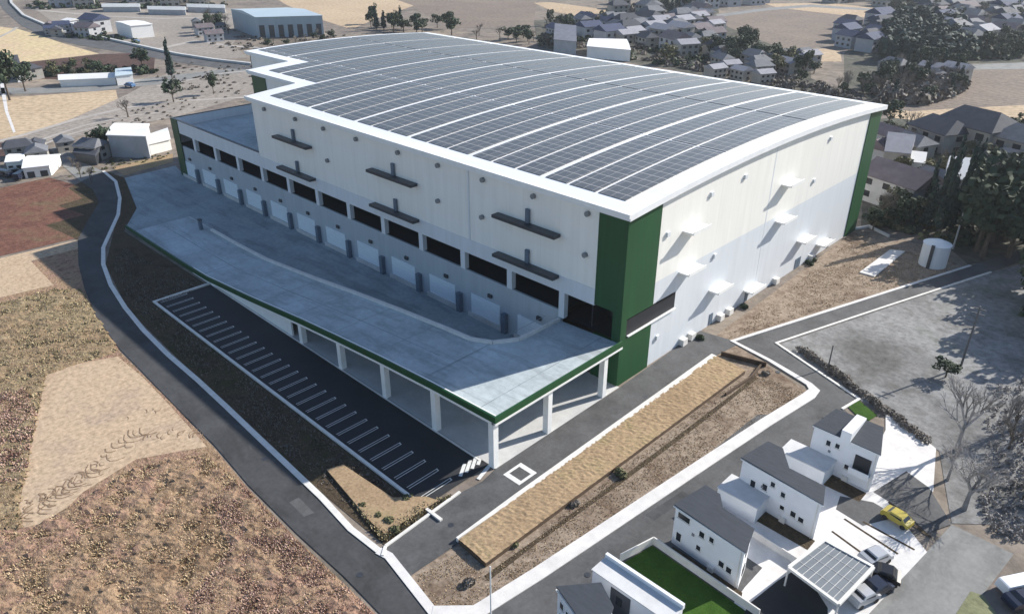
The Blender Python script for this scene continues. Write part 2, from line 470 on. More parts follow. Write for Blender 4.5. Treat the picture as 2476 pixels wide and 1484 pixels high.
# fields and lots
def fld(name, m, z, *pts):
    return sheet(name, G_(*pts), z, m)
fld("field_scrub", M['scrub'], 0.03, (-300, 2300), (-500, 660), (60, 640), (190, 590), (215, 700), (290, 850), (345, 905), (415, 975), (520, 1085), (600, 1180), (715, 1300), (800, 1380), (925, 1500), (1100, 1900))
fld("field_bare", M['sand'], 0.05, (-300, 1310), (-300, 1270), (45, 1230), (110, 910), (160, 885), (285, 862), (345, 912), (415, 985), (500, 1080), (330, 1110), (200, 1190), (130, 1260), (60, 1275))
fld("field_pale", M['sand'], 0.06, (-300, 640), (0, 625), (190, 580), (195, 600), (75, 632), (130, 690), (0, 720), (-300, 740))
fld("field_maroon", M['field_maroon'], 0.05, (-200, 460), (0, 455), (120, 430), (190, 450), (230, 500), (190, 575), (0, 620), (-200, 640))
fld("field_brown_strip", M['tan'], 0.055, (270, 405), (418, 372), (418, 392), (300, 425))
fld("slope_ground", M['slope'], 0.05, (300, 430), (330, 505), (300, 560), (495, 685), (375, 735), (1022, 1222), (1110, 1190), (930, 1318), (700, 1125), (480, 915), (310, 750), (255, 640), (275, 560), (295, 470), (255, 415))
fld("bare_ground", M['lot'], 0.05, (985, 1395), (1110, 1315), (1170, 1370), (1725, 860), (1770, 828), (1965, 955), (1150, 1480), (1045, 1475))
fld("bare_lot", M['lot'], 0.05, (1700, 835), (2070, 555), (2150, 575), (2260, 600), (2330, 650), (1770, 828), (1740, 850))
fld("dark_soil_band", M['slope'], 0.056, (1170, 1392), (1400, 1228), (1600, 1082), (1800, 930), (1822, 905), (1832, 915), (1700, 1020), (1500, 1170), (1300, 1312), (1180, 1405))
fld("gravel_lot", M['gravel'], 0.05, (1885, 832), (2390, 662), (2600, 600), (2700, 1000), (2475, 1270), (2300, 1265), (2270, 1090), (2075, 965))
fld("field_far_yellow", M['field_yellow'], 0.05, (-40, 62), (40, 70), (100, 88), (150, 105), (240, 131), (50, 153), (5, 160), (-60, 160))
fld("field_left_maroon", M['hedgerow'], 0.05, (-60, 352), (40, 342), (95, 352), (70, 378), (-60, 380))
fld("field_far_maroon", M['hedgerow'], 0.045, (35, 155), (240, 132), (375, 128), (372, 172), (300, 175), (200, 195), (60, 190))
fld("field_left_tan", M['field_tan'], 0.045, (-60, 235), (45, 235), (280, 218), (285, 240), (180, 285), (60, 330), (-60, 345))
fld("field_left_grey", M['field_grey'], 0.03, (-60, 345), (60, 330), (180, 285), (285, 240), (420, 170), (600, 150), (620, 225), (420, 285), (300, 305), (100, 350), (-60, 380))
fld("field_far_grey", M['field_grey'], 0.03, (80, 20), (560, 20), (600, 60), (560, 110), (600, 140), (420, 150), (380, 120), (150, 70))
fld("field_top_tan", M['field_tan'], 0.04, (640, -20), (900, -20), (1000, 15), (900, 50), (850, 72), (780, 50), (690, 12))
fld("field_top_rose", M['field_brown'], 0.035, (900, -20), (1300, -20), (1290, 60), (1090, 70), (1000, 20))
fld("field_top_middle", M['field_tan'], 0.04, (1290, 8), (1330, 6), (1470, 25), (1480, 42), (1400, 40), (1340, 30))
fld("field_top_brown", M['field_brown'], 0.04, (1733, 34), (1850, 22), (1960, 28), (2130, 50), (2030, 75), (1980, 110), (1950, 128), (1880, 115), (1745, 60))
fld("field_top_pale", M['field_tan'], 0.045, (1850, 10), (2000, 8), (2135, 22), (2135, 48), (2040, 38), (1880, 20))
fld("field_right_tan", M['field_tan'], 0.04, (1920, 130), (1990, 118), (2030, 125), (2035, 150), (1960, 150))
fld("field_right_brown", M['field_brown'], 0.04, (2320, 165), (2480, 158), (2600, 160), (2600, 330), (2420, 300), (2300, 275), (2150, 262), (2200, 250), (2320, 215))
fld("field_right_rose", M['field_tan'], 0.05, (2140, 262), (2200, 270), (2330, 262), (2475, 255), (2600, 250), (2600, 330), (2440, 320), (2290, 300), (2150, 285))
fld("field_mid_brown", M['field_brown'], 0.035, (1500, 135), (1600, 155), (1800, 180), (1860, 210), (1700, 170), (1540, 145))

fld("ground_village", M['village'], 0.025, (1290, 50), (1480, 40), (1580, 0), (1730, 0), (1745, 60), (1960, 130), (1960, 190), (2110, 250), (1860, 215), (1600, 165), (1300, 115))
fld("ground_village_right", M['village'], 0.02, (2100, 290), (2160, 285), (2330, 305), (2600, 330), (2600, 600), (2340, 640), (2260, 570), (2150, 560), (2080, 550))
fld("ground_town", M['village'], 0.022, (2135, 55), (2135, 25), (2200, -10), (2600, -30), (2600, 150), (2330, 155), (2130, 255), (2040, 235), (2040, 130))
# roads
def road(name, m, z, *pts):
    return sheet(name, G_(*pts), z, m)
road("road_left", M['asphalt_left'], 0.09, (195, 440), (250, 415), (285, 445), (292, 480), (288, 520), (270, 560), (252, 600), (252, 640), (270, 690), (305, 745), (350, 800), (410, 860), (480, 920), (550, 985), (620, 1052), (700, 1128), (780, 1204), (850, 1280), (920, 1338), (985, 1405), (1046, 1480), (1120, 1560), (1000, 1600), (925, 1490), (830, 1392), (720, 1292), (600, 1172), (520, 1078), (410, 968), (340, 895), (290, 845), (232, 765), (205, 700), (190, 640), (188, 580), (215, 530), (240, 490), (225, 460))
road("road_left_far", M['asphalt_pale'], 0.085, (195, 440), (150, 400), (120, 360), (150, 352), (200, 395), (250, 415))
road("road_curve", M['asphalt'], 0.08, (-20, -20), (8, 25), (50, 62), (110, 92), (200, 112), (300, 128), (420, 150), (520, 165), (610, 170), (610, 160), (520, 150), (430, 135), (330, 112), (200, 84), (120, 66), (60, 40), (30, 5), (25, -20))
mb = ribbon(G_((22, -20), (28, 10), (58, 40), (118, 66), (200, 83), (330, 112), (430, 134), (520, 148), (610, 158)), 1.6, 0.09, 0.9)
tag(mb.build("guard_rail", M['floor']), "long pale guard rail curving along the far road at upper left", "guard rail")
mb = ribbon(G_((-40, 352), (60, 326), (180, 290), (300, 262), (420, 246), (520, 240), (610, 236)), 2.2, 0.06)
ribbon(G_((-40, 368), (80, 345), (200, 305), (320, 280), (430, 268)), 1.6, 0.062, 0, mb)
ribbon(G_((100, 352), (170, 325), (260, 300)), 1.2, 0.064, 0, mb)
ribbon(G_((380, 210), (450, 196), (540, 178), (610, 172)), 2.0, 0.09, 0, mb)
ribbon(G_((-20, 100), (30, 75), (42, 66)), 2.0, 0.06, 0, mb)
ribbon(G_((380, 120), (470, 100), (560, 112), (640, 118), (760, 104)), 4.0, 0.06, 0, mb)
ribbon(G_((80, 24), (250, 40), (400, 46), (560, 40)), 4.0, 0.06, 0, mb)
tag(mb.build("path", M['farpath']), kind='structure')
fld("path_left", M['paving'], 0.07, (2, 165), (14, 230), (20, 270), (38, 320), (32, 322), (12, 270), (4, 230), (-6, 165))
road("road_side", M['asphalt_pale'], 0.07, (-60, 212), (60, 214), (200, 208), (400, 185), (610, 160), (610, 172), (420, 200), (230, 222), (60, 228), (-60, 228))
road("road_right", M['asphalt'], 0.09, (1772, 826), (2340, 645), (2475, 600), (2600, 560), (2600, 590), (2390, 660), (1876, 832), (2076, 967), (2040, 990), (2060, 1010), (1960, 1010), (1900, 1062), (1785, 1120), (1640, 1215), (1480, 1330), (1350, 1400), (1290, 1500), (1150, 1530), (1150, 1482), (1300, 1394), (1640, 1170), (1962, 952), (1966, 945))
road("road_right_far", M['asphalt_pale'], 0.07, (2320, 158), (2475, 152), (2600, 150), (2600, 165), (2475, 168), (2330, 170))
road("road_top", M['asphalt_pale'], 0.07, (1730, 36), (1850, 20), (1960, 12), (2135, 24), (2135, 29), (1960, 18), (1850, 27), (1735, 43))
road("road_driveway", M['asphalt'], 0.10, (930, 1325), (1112, 1192), (1165, 1165), (1202, 1130), (1487, 945), (1690, 800), (1790, 830), (1728, 862), (1110, 1312), (986, 1397))
road("road_bottom", M['asphalt_pale'], 0.09, (2300, 1268), (2450, 1340), (2340, 1484), (2280, 1600), (2000, 1600), (2100, 1484))
fld("soil_painted_shade", M['slope'], 0.053, (165, 455), (245, 418), (300, 470), (285, 545), (235, 590), (192, 582), (110, 545), (205, 520), (140, 498), (200, 480))  # dark sheet paints in the shade over the soil and field edge
# building apron and the yard
sheet("road_estate", [(16.5, -60), (40, -60), (40, -20), (37, 9), (24, 14), (18.5, 8)], 0.07, M['asphalt'])
sheet("pavement_yard", [(-11, -25.6), (-11, 0.0), (-143, 0.0), (-152, 2), (-151, -12), (-126, -19), (-115, -26), (-77, -25.6)], 0.12, M['yard'])
sheet("pavement_apron", [(0.6, -25.6), (0.6, 0), (-11, 0), (-11, -25.6), (-77, -25.6), (-77, -25.0), (-20, -25.5)][:4], 0.125, M['floor'])
sheet("pavement_undercroft", [(-11, -25.6), (-11, -13.5), (-74, -13.5), (-74, -25.6)], 0.13, M['floor'])
sheet("pavement_parking", [(-0.6, -36.2), (-0.6, -25.7), (-75, -25.7), (-75, -36.2)], 0.11, M['asphalt_dark'])
# parking stall lines
mb = MB()
for i in range(30):
    x = -2.2 - i * 2.5
    mb.box(x - 0.05, x + 0.03, -35.6, -30.7, 0.116, 0.122)
    mb.box(x + 0.34, x + 0.42, -35.6, -30.9, 0.116, 0.122)
    mb.box(x - 0.05, x + 0.42, -30.9, -30.78, 0.1165, 0.1225)
tag(mb.build("parking_lines", M['line']), kind='structure')
mb = MB()
mb.box(-75.2, 2.6, -36.6, -36.2, 0.0, 0.34)
mb.box(-75.6, -75.2, -36.6, -26.0, 0.0, 0.34)
mb.box(-75.2, -2, -26.0, -25.7, 0.1, 0.16)
tag(mb.build("parking_kerb", M['kerb']), "pale concrete kerb along the outer edge of the row of parking bays", "kerb")
# kerbs and pavements
mb = ribbon(G_((250, 415), (280, 440), (290, 480), (286, 520), (268, 560), (250, 600), (250, 640), (268, 690), (303, 745), (348, 800), (408, 860), (478, 920), (548, 985), (618, 1052), (698, 1128), (778, 1204), (848, 1280), (915, 1332)), 0.75, 0.05, 0.14)
tag(mb.build("kerb_left", M['kerb']), kind='structure')
mb = ribbon(G_((915, 1332), (940, 1345), (985, 1402), (1045, 1478), (1120, 1580)), 1.0, 0.05, 0.13)
tag(mb.build("pavement_left", M['paving']), kind='structure')
mb = ribbon(G_((932, 1322), (1112, 1191)), 0.35, 0.05, 0.22)
ribbon(G_((932, 1322), (925, 1345)), 0.35, 0.05, 0.21, mb)
tag(mb.build("kerb_driveway", M['kerb']), kind='structure')
mb = ribbon(G_((1045, 1478), (1150, 1482), (1300, 1388), (1500, 1255), (1700, 1122), (1850, 1023), (1955, 958), (1968, 944), (1955, 930), (1860, 873), (1770, 826), (2050, 737), (2345, 643)), [1.2, 1.7, 1.7, 1.7, 1.7, 1.7, 1.7, 1.4, 1.0, 0.7, 0.6, 0.6, 0.5], 0.05, 0.15)
tag(mb.build("pavement_right", M['paving']), kind='structure')
mb = ribbon(G_((2395, 659), (2130, 746), (1876, 831), (1960, 888), (2076, 966), (2035, 990)), 0.4, 0.05, 0.17)
tag(mb.build("kerb_right", M['kerb']), kind='structure')
for i, (px, py) in enumerate([(640, 1110), (870, 1390), (1420, 1390), (1700, 1190), (1880, 900), (1090, 1270), (1560, 960)]):
    p = g(px, py); mb = MB(); mb.cyl((p.x, p.y, 0.10), (p.x, p.y, 0.108), 0.36, n=16)
    tag(mb.build("manhole_cover", M['steel']), "round dark iron manhole cover set in the asphalt", "manhole cover", "manhole covers in the roads")
sheet("road_repair", G_((1190, 1250), (1260, 1200), (1290, 1222), (1222, 1272)), 0.104, M['asphalt_left'])
sheet("road_repair", G_((700, 1215), (735, 1250), (760, 1240), (722, 1203)), 0.095, M['asphalt'])
sheet("road_repair", G_((1560, 1245), (1650, 1187), (1668, 1200), (1580, 1260)), 0.095, M['asphalt_left'])
# driveway markings
mb = MB()
def pmark(cx, cy, w, l, rot=0.0):
    p = g(cx, cy)
    mb.box(p.x - w / 2, p.x + w / 2, p.y - l / 2, p.y + l / 2, 0.108, 0.114, rz=rot)
for i in range(4):
    pmark(1118 + i * 14, 1137 - i * 9, 0.45, 2.4, 0.6)
pmark(1170, 1142, 0.5, 3.0, 0.3)
p = g(1257, 1146)
for a in ((-1.4, -1.0, -1.6, 1.6), (1.0, 1.4, -1.6, 1.6), (-1.0, 1.0, -1.6, -0.9), (-1.0, 1.0, 0.9, 1.6)):
    mb.box(p.x + a[0], p.x + a[1], p.y + a[2], p.y + a[3], 0.108, 0.1145)
tag(mb.build("driveway_markings", M['line']), kind='structure')
# tyre tracks on the cleared field
mb = MB()
def arc_tracks(line, n, ln, w, bend):
    P = G_(*line)
    for i in range(n):
        t = i / (n - 1) * (len(P) - 1); k = min(int(t), len(P) - 2); q = P[k].lerp(P[k + 1], t - k)
        q = q + Vector((random.uniform(-.9, .9), random.uniform(-.9, .9), 0))
        d = (P[k + 1] - P[k]).normalized(); nn = Vector((-d.y, d.x, 0))
        L_ = ln * random.uniform(.3, 1.6)
        pts = [q + nn * (s - .5) * L_ + d * bend * (s - .5) ** 2 * L_ for s in (0, .25, .5, .75, 1)]
        ribbon([(a.x, a.y) for a in pts], w * .7 * random.uniform(.6, 1.3), 0.075 + (i % 5) * 0.002, 0, mb)
arc_tracks([(50, 1232), (130, 1200), (215, 1150), (280, 1090), (330, 1050)], 30, 2.0, 0.17, 1.6)
arc_tracks([(80, 1215), (150, 1180), (250, 1120)], 16, 1.2, 0.22, -1.2)
arc_tracks([(45, 1245), (110, 1225), (160, 1190)], 10, 1.6, 0.20, 2.2)
arc_tracks([(325, 1052), (380, 1056), (430, 1046), (470, 1052), (505, 1050)], 20, 1.3, 0.16, 1.0)
arc_tracks([(285, 870), (330, 885), (355, 900)], 10, 1.1, 0.14, 0.8)
arc_tracks([(330, 1010), (400, 990), (460, 1010)], 9, 0.8, 0.14, -0.6)
tag(mb.build("tyre_tracks", M['track']), kind='structure')

# raised dry-grass bed and low retaining wall
bed = empty("planting_bed", (8.5, -10, 0), "long narrow raised bed of dry tan grass beside the driveway, pale kerb on one side", "planting bed")
bp = [(6.6, -37.3), (11.2, -37.6), (12.0, 16.3), (6.4, 16.9)]
mb = MB(); mb.hexa([(x, y, 0.0) for x, y in bp], [(x, y, 0.62) for x, y in bp]); mb.build("retaining_wall", M['retain'], bed)
mb = MB()
nx, ny = 14, 150
for j in range(ny + 1):
    for i in range(nx + 1):
        u, v = i / nx, j / ny
        a = Vector(bp[0]).lerp(Vector(bp[3]), v); b_ = Vector(bp[1]).lerp(Vector(bp[2]), v); q = a.lerp(b_, u)
        mb.v.append((q.x, q.y, 0.66 + 0.10 * math.sin(3.14 * u) + random.uniform(-.05, .05)))
for j in range(ny):
    for i in range(nx):
        k = j * (nx + 1) + i
        mb.f.append((k, k + 1, k + nx + 2, k + nx + 1)); mb.m.append(0)
mb.build("grass_top", M['tan'], bed)
mb = ribbon([(6.3, -37.3), (6.3, -28), (6.2, 17)], [0.3, 0.7, 0.9], 0.05, 0.62); mb.build("kerb", M['kerb'], bed)
mb = ribbon([(12.6, 20.5), (13.3, 16.0), (12.9, 9)], 0.25, 0.05, 0.5)
ribbon([(6.6, 18.5), (13.3, 20.4)], 0.25, 0.05, 0.75, mb)
tag(mb.build("low_wall", M['retain']), "low dark brown wall turning the corner at the far end of the raised grass bed", "wall")
# small bed between the parking bays and the entrance
mbx = G_((790, 1140), (830, 1128), (950, 1208), (1030, 1205), (1060, 1215), (930, 1295), (900, 1270))
o = sheet("planting_bed", mbx, 0.4, [M['tan'], M['retain']], kind=None, label="small bent bed of dry tan grass where the entrance meets the left road", cat="planting bed", thick=0.4)

# ================================================================== THE WAREHOUSE
BW, BD = 143.0, 86.0
S1, S2 = 12.5, 24.0
ZT = 27.2
def zr(y):
    return ZT + 1.9 * (1 - ((y - BD / 2) / (BD / 2 + 0.8)) ** 2)
wh = empty("warehouse", (-70, 40, 0), "huge white logistics warehouse with green corners and a roof of solar panels", "warehouse")
WALL = 0.35
def wallrun(name, x0, y0, x1, y1, z0, z1f, m, parent, nseg=1, t=WALL):
    """a wall from (x0,y0) to (x1,y1) whose top follows z1f(y); the outside is to the right of the run"""
    mb = MB()
    d = Vector((x1 - x0, y1 - y0)).normalized(); inn = Vector((-d.y, d.x)) * t
    for i in range(nseg):
        a = Vector((x0, y0)).lerp(Vector((x1, y1)), i / nseg); b_ = Vector((x0, y0)).lerp(Vector((x1, y1)), (i + 1) / nseg)
        za, zb = z1f(a.y), z1f(b_.y)
        q = [(a.x, a.y), (b_.x, b_.y), (b_.x + inn.x, b_.y + inn.y), (a.x + inn.x, a.y + inn.y)]
        mb.hexa([(x, y, z0) for x, y in q], [(q[0][0], q[0][1], za), (q[1][0], q[1][1], zb), (q[2][0], q[2][1], zb), (q[3][0], q[3][1], za)])
    return mb.build(name, m, parent)
ztop = lambda y: zr(y) - 0.85
ZC = 14.3        # cladding colour change
ZO0, ZO1 = 8.5, 11.75
BAY = 11.0
# upper walls (front runs go -x -> +x so the outside faces the viewer)
wallrun("upper_wall", -99, 0, 0, 0, ZC, ztop, M['clad'], wh)
wallrun("upper_wall", -99, S1, -99, 0.36, 12.6, ztop, M['clad'], wh, 4)
wallrun("upper_wall", -121, S1, -99.36, S1, 12.6, ztop, M['clad'], wh)
wallrun("upper_wall", -121, S2, -121, S1 + .36, 12.6, ztop, M['clad'], wh, 3)
wallrun("upper_wall", -143, S2, -121.36, S2, 12.6, ztop, M['clad'], wh)
wallrun("upper_wall", -143, BD, -143, S2, 12.6, ztop, M['clad'], wh, 12)
wallrun("rear_wall", 0, BD, -143, BD, 0, ztop, M['clad'], wh)
wallrun("side_wall", 0, 7.6, 0, BD - 5.6, ZC, ztop, M['clad'], wh, 16)
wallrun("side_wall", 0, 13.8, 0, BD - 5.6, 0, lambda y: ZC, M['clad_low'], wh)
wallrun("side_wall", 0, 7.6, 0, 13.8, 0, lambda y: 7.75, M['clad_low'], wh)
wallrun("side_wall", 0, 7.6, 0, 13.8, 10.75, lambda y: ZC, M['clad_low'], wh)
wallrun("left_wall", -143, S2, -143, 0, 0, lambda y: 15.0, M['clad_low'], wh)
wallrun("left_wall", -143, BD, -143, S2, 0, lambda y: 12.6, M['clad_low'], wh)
# front lower band, openings, lower wall
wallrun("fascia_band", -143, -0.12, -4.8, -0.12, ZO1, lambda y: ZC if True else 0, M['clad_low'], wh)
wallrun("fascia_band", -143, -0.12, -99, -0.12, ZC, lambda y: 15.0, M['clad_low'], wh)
wallrun("lower_wall", -143, 0, -11, 0, 0, lambda y: ZO0, M['clad_base'], wh)
for k in range(0, 13):
    x = -k * BAY
    if k == 0: continue
    mb = MB(); mb.box(x - 0.55, x + 0.55, -0.10, 0.8, ZO0 if k > 1 else 7.4, ZO1 - 0.002); mb.build("pillar", M['clad_low'], wh)
for k in range(13):                                   # the deep dark openings
    x1 = -k * BAY - (0.55 if k else 4.8); x0 = -(k + 1) * BAY + 0.55
    zb = ZO0 if k else 7.45
    mb = MB()
    mb.box(x0 - .6, x1 + .6, 7.5, 7.7, zb, ZO1)
    mb.face([(x0 - .6, 0.36, zb + .01), (x1 + .6, 0.36, zb + .01), (x1 + .6, 7.5, zb + .01), (x0 - .6, 7.5, zb + .01)])
    mb.face([(x0 - .6, 0.36, ZO1 + .02), (x1 + .6, 0.36, ZO1 + .02), (x1 + .6, 7.5, ZO1 + .02), (x0 - .6, 7.5, ZO1 + .02)])
    if k == 12: mb.box(x0 - 1.2, x0 - 1.0, 0.36, 7.5, zb, ZO1)
    mb.build("opening", M['dark'], wh)
# shutters, bumpers
for k in range(1, 13):
    xc = -(k + .5) * BAY
    sh = MB(); sh.box(xc - 3.6, xc + 3.3, -0.14, -0.004, 0.9, 4.5)
    for i in range(9): sh.box(xc - 3.6, xc + 3.3, -0.17, -0.14, 1.0 + i * 0.4, 1.06 + i * 0.4)
    so = sh.build("shutter", M['shutter'], wh)
    mb = MB(); mb.box(xc + 4.2, xc + 5.1, -0.8, -0.004, 0.12, 3.7); mb.build("dock_bumper", M['bollard'], wh)
    mb = MB(); mb.box(xc - 4.1, xc + 3.8, -0.5, -0.004, 0.125, 0.9); mb.build("dock_edge", M['floor'], wh)
    mb = MB(); mb.box(xc + 0.6, xc + 1.5, -0.34, -0.004, 5.3, 5.9); mb.build("dock_lamp", M['steel'], wh)
# green corners
def green(x0, x1, y0, y1, z0, z1):
    mb = MB(); mb.box(x0, x1, y0, y1, z0, z1); return mb.build("green_panel", M['green'], wh)
green(-4.8, -0.004, -0.16, -0.003, 12.0, ztop(0))
green(-4.8, -0.004, -0.16, 0.4, 0.0, 7.3)
green(-0.002, 0.16, -0.16, 7.6, 10.8, ztop(0) + 0.1)
green(-0.002, 0.16, -0.16, 7.6, 0.0, 7.7)
green(-1.4, -0.004, -0.157, 0.5, 7.3, 12.0)
green(-0.002, 0.163, -0.16, 1.2, 7.7, 10.8)
green(-0.002, 0.16, BD - 5.6, BD + 0.16, 0.0, ztop(BD) + 0.05)
green(-0.4, -0.003, BD - 5.7, BD, 0, ztop(BD))
green(-121.16, -114.8, S1 - 0.16, S1 - 0.003, 14.0, ztop(S1))
green(-143.2, -139.6, -0.3, -0.125, 0.0, 15.1)
green(-143.2, -143.003, -0.3, 4.0, 0.0, 15.1)
mb = MB(); mb.box(-11, -4.8, 7.5, 7.7, 7.4, 12.3); mb.box(-6, -0.4, 5.2, 5.4, 7.4, 12.3); mb.box(-6, -0.4, 13.2, 13.4, 7.4, 12.3); mb.box(-6, -5.8, 1, 13.4, 7.4, 12.3); mb.face([(-11, 0.4, 7.42), (-.1, .4, 7.42), (-.1, 13.4, 7.42), (-11, 13.4, 7.42)])
mb.build("corner_opening", M['dark'], wh)
mb = MB(); mb.box(-0.36, -0.005, 7.6, 13.8, 7.75, 8.1); mb.box(0.002, 0.35, 1.6, 13.9, 7.82, 7.95); mb.build("opening_ledge", M['white'], wh)
mb = MB(); mb.box(-0.02, 0.02, 1.2, 13.8, 8.0, 10.55); mb.build("corner_screen", M['dark'], wh)
# the roof
def roofx(y):
    return -99.8 if y < S1 - .8 else (-121.8 if y < S2 - .8 else -143.8)
ys = [-0.8, 1.5, 4, 8, S1 - .8001] + [S1 - .8, 16, 20, S2 - .8001, S2 - .8] + list(np.linspace(27, BD + .8, 26))
ys = sorted(ys)
mb = MB()
TH = 0.85
for a, b_ in zip(ys[:-1], ys[1:]):
    if b_ - a < 0.001: continue
    x0 = roofx((a + b_) / 2)
    mb.face([(x0, a, zr(a)), (0.8, a, zr(a)), (0.8, b_, zr(b_)), (x0, b_, zr(b_))])
    mb.face([(x0, a, zr(a) - TH), (x0, b_, zr(b_) - TH), (0.8, b_, zr(b_) - TH), (0.8, a, zr(a) - TH)])
    mb.face([(0.8, a, zr(a)), (0.8, a, zr(a) - TH), (0.8, b_, zr(b_) - TH), (0.8, b_, zr(b_))])
    mb.face([(x0, a, zr(a)), (x0, b_, zr(b_)), (x0, b_, zr(b_) - TH), (x0, a, zr(a) - TH)])
for y, xa, xb in ((-0.8, -99.8, 0.8), (S1 - .8, -121.8, -99.8), (S2 - .8, -143.8, -121.8), (BD + .8, -143.8, 0.8)):
    mb.face([(xa, y, zr(y)), (xa, y, zr(y) - TH), (xb, y, zr(y) - TH), (xb, y, zr(y))])
mb.build("roof", M['roof'], wh)
# raised seams of the roof between the rows of panels, gutters
mb = MB()
for y, xa, xb in ((-0.8, -99.8, 0.8), (S1 - .8, -121.8, -99.8), (S2 - .8, -143.8, -121.8)):
    mb.box(xa, xb, y - 0.25, y - 0.003, zr(y) - 0.45, zr(y) + 0.12)
mb.build("gutter", M['white'], wh)
rows = []
x = -2.6
r = 0
PITCH_R = 5.2
while x - 4.3 > -142.5:
    gap = 1.05 if r % 3 == 2 else 0.5
    xa, xb = x - (PITCH_R - gap), x
    y0 = 2.6 if xa > -98.0 else (S1 + 2.2 if xa > -120 else S2 + 2.2)
    mb = MB()
    segs = [(y0, 27.7), (28.3, 55.7), (56.3, BD - 2.4)]
    for s0, s1 in segs:
        if s1 - s0 < 1: continue
        n = max(2, int((s1 - s0) / 3))
        yy = np.linspace(s0, s1, n + 1)
        for a, b_ in zip(yy[:-1], yy[1:]):
            mb.hexa([(xa, a, zr(a) + .02), (xb, a, zr(a) + .02), (xb, b_, zr(b_) + .02), (xa, b_, zr(b_) + .02)],
                    [(xa, a, zr(a) + .10), (xb, a, zr(a) + .10), (xb, b_, zr(b_) + .10), (xa, b_, zr(b_) + .10)])
    mb.build("solar_row", M['solar'], wh)
    x -= PITCH_R
    r += 1
# lower roof terrace at the left
mb = MB(); mb.box(-142.6, -99.4, 0.3, S2 - 0.1, 12.3, 12.7)
mb.build("terrace_roof", M['deck'], wh)
mb = MB(); mb.box(-143.05, -99, -0.2, 0.35, 15.0, 15.15); mb.box(-143.1, -142.6, 0.35, S2, 15.0, 15.15)
mb.build("parapet_cap", M['steel'], wh)
mb = MB(); mb.box(-0.35, 0.02, 40.8, 41.1, 0.3, ztop(41) - .3); mb.build("downpipe", M['clad_low'], wh)
mb = MB(); mb.box(-31.3, -31.0, -0.14, -0.004, ZC, ztop(0)); mb.build("downpipe", M['clad_low'], wh)
# evacuation canopies on the front
for xc in (-83.0, -50.4, -18.0):
    for z in (20.4, 13.85):
        mb = MB(); mb.box(xc - 6.4, xc + 6.4, -1.6, -0.15, z, z + 0.5); mb.build("canopy", M['steel'], wh)
        mb = MB(); mb.box(xc - 0.35, xc + 0.35, -0.5, -0.13, z + 0.52, z + 2.7); mb.build("ladder_hatch", M['bollard'], wh)
for xc, z in ((-93.5, 25.4), (-81.5, 25.4), (-71.6, 25.3), (-61, 25.3), (-48.8, 25.3), (-38.3, 25.3), (-27.7, 25.3), (-17, 25.3), (-6.8, 25.3), (-71.4, 19.1), (-38.7, 19.1), (-28, 19.1), (-6.9, 19.1)):
    mb = MB(); mb.cyl((xc, -0.5, z), (xc, -0.004, z), 0.40, n=12); mb.build("vent_hood", M['vent'], wh)
# canopies and stairs on the right wall
for yc, z in ((14.1, 20.5), (14.2, 13.8), (24.3, 7.1), (45.0, 20.2), (45.0, 13.4), (56.1, 6.3), (36.9, 2.6), (66, 2.6)):
    mb = MB()
    mb.box(0.003, 1.9, yc - 0.2, yc + 4.6, z - 0.15, z + 0.12)
    mb.box(1.8, 1.9, yc - 0.2, yc + 4.6, z + 0.12, z + 0.4)
    mb.build("balcony", M['white'], wh)
for yc, z in ((30.5, 24.6), (20.5, 24.2), (62, 24.6), (9.4, 21), (24, 13), (58, 17.4), (9.4, 4)):
    mb = MB(); mb.box(0.003, 0.3, yc, yc + 0.7, z, z + 0.7); mb.build("vent_hood", M['clad_low'], wh)
for yc in (25.5, 37.5, 57, 58.2, 71.5):
    mb = MB(); mb.box(0.003, 0.08, yc, yc + 1.1, 0.1, 2.2); mb.build("door", M['bollard'], wh)
for yc in (16.5, 19, 28, 31, 48, 63):
    mb = MB(); mb.box(0.003, 0.9, yc, yc + 1.3, 0.1, 1.2); mb.build("air_unit", M['kerb'], wh)

# ================================================================== THE RAMP
ramp = empty("truck_ramp", (-40, -20, 0), "long concrete truck ramp with green parapet rising on white pillars to the upper floor", "ramp")
_rx = [(-143, .13), (-88, .14), (-77, .4), (-60, 2.1), (-43, 4.1), (-33, 5.1), (-22, 6.1), (-11, 6.9), (0.6, 7.45)]
def rz_(x):
    for (a, za), (b_, zb) in zip(_rx[:-1], _rx[1:]):
        if x <= b_:
            t = (x - a) / (b_ - a); return za + (zb - za) * t
    return _rx[-1][1]
YO, YI = -25.6, -13.0
def prism_y(mb, xs, yo, yi, dz0, dz1, mi=0):
    for a, b_ in zip(xs[:-1], xs[1:]):
        mb.hexa([(a, yo, rz_(a) + dz0), (b_, yo, rz_(b_) + dz0), (b_, yi, rz_(b_) + dz0), (a, yi, rz_(a) + dz0)],
                [(a, yo, rz_(a) + dz1), (b_, yo, rz_(b_) + dz1), (b_, yi, rz_(b_) + dz1), (a, yi, rz_(a) + dz1)], mi)
xs1 = list(np.linspace(-112, -17, 49))
mb = MB()
prism_y(mb, xs1, YO, YI, -0.35, 0.0)
za = rz_(-17)
poly = [(-17, YO), (0.55, YO), (0.55, -0.2), (-11, -0.2), (-11.3, -8.5), (-13.6, -11.6), (-17, YI)]
mb.hexa([(x, y, rz_(x) - .35) for x, y in poly], [(x, y, rz_(x)) for x, y in poly])
mb.f.pop(); mb.f.pop(); mb.m.pop(); mb.m.pop()
k0 = len(mb.v)
for dz, flip in ((0.0, False), (-.35, True)):
    P = [Vector((x, y, rz_(x) + dz)) for x, y in poly]
    k = len(mb.v); mb.v += [tuple(p) for p in P]
    for t in tessellate_polygon([P]):
        a, b_, c = (P[i] for i in t)
        up = (b_ - a).cross(c - a).z > 0
        t = t if up != flip else (t[0], t[2], t[1])
        mb.f.append(tuple(k + i for i in t)); mb.m.append(0)
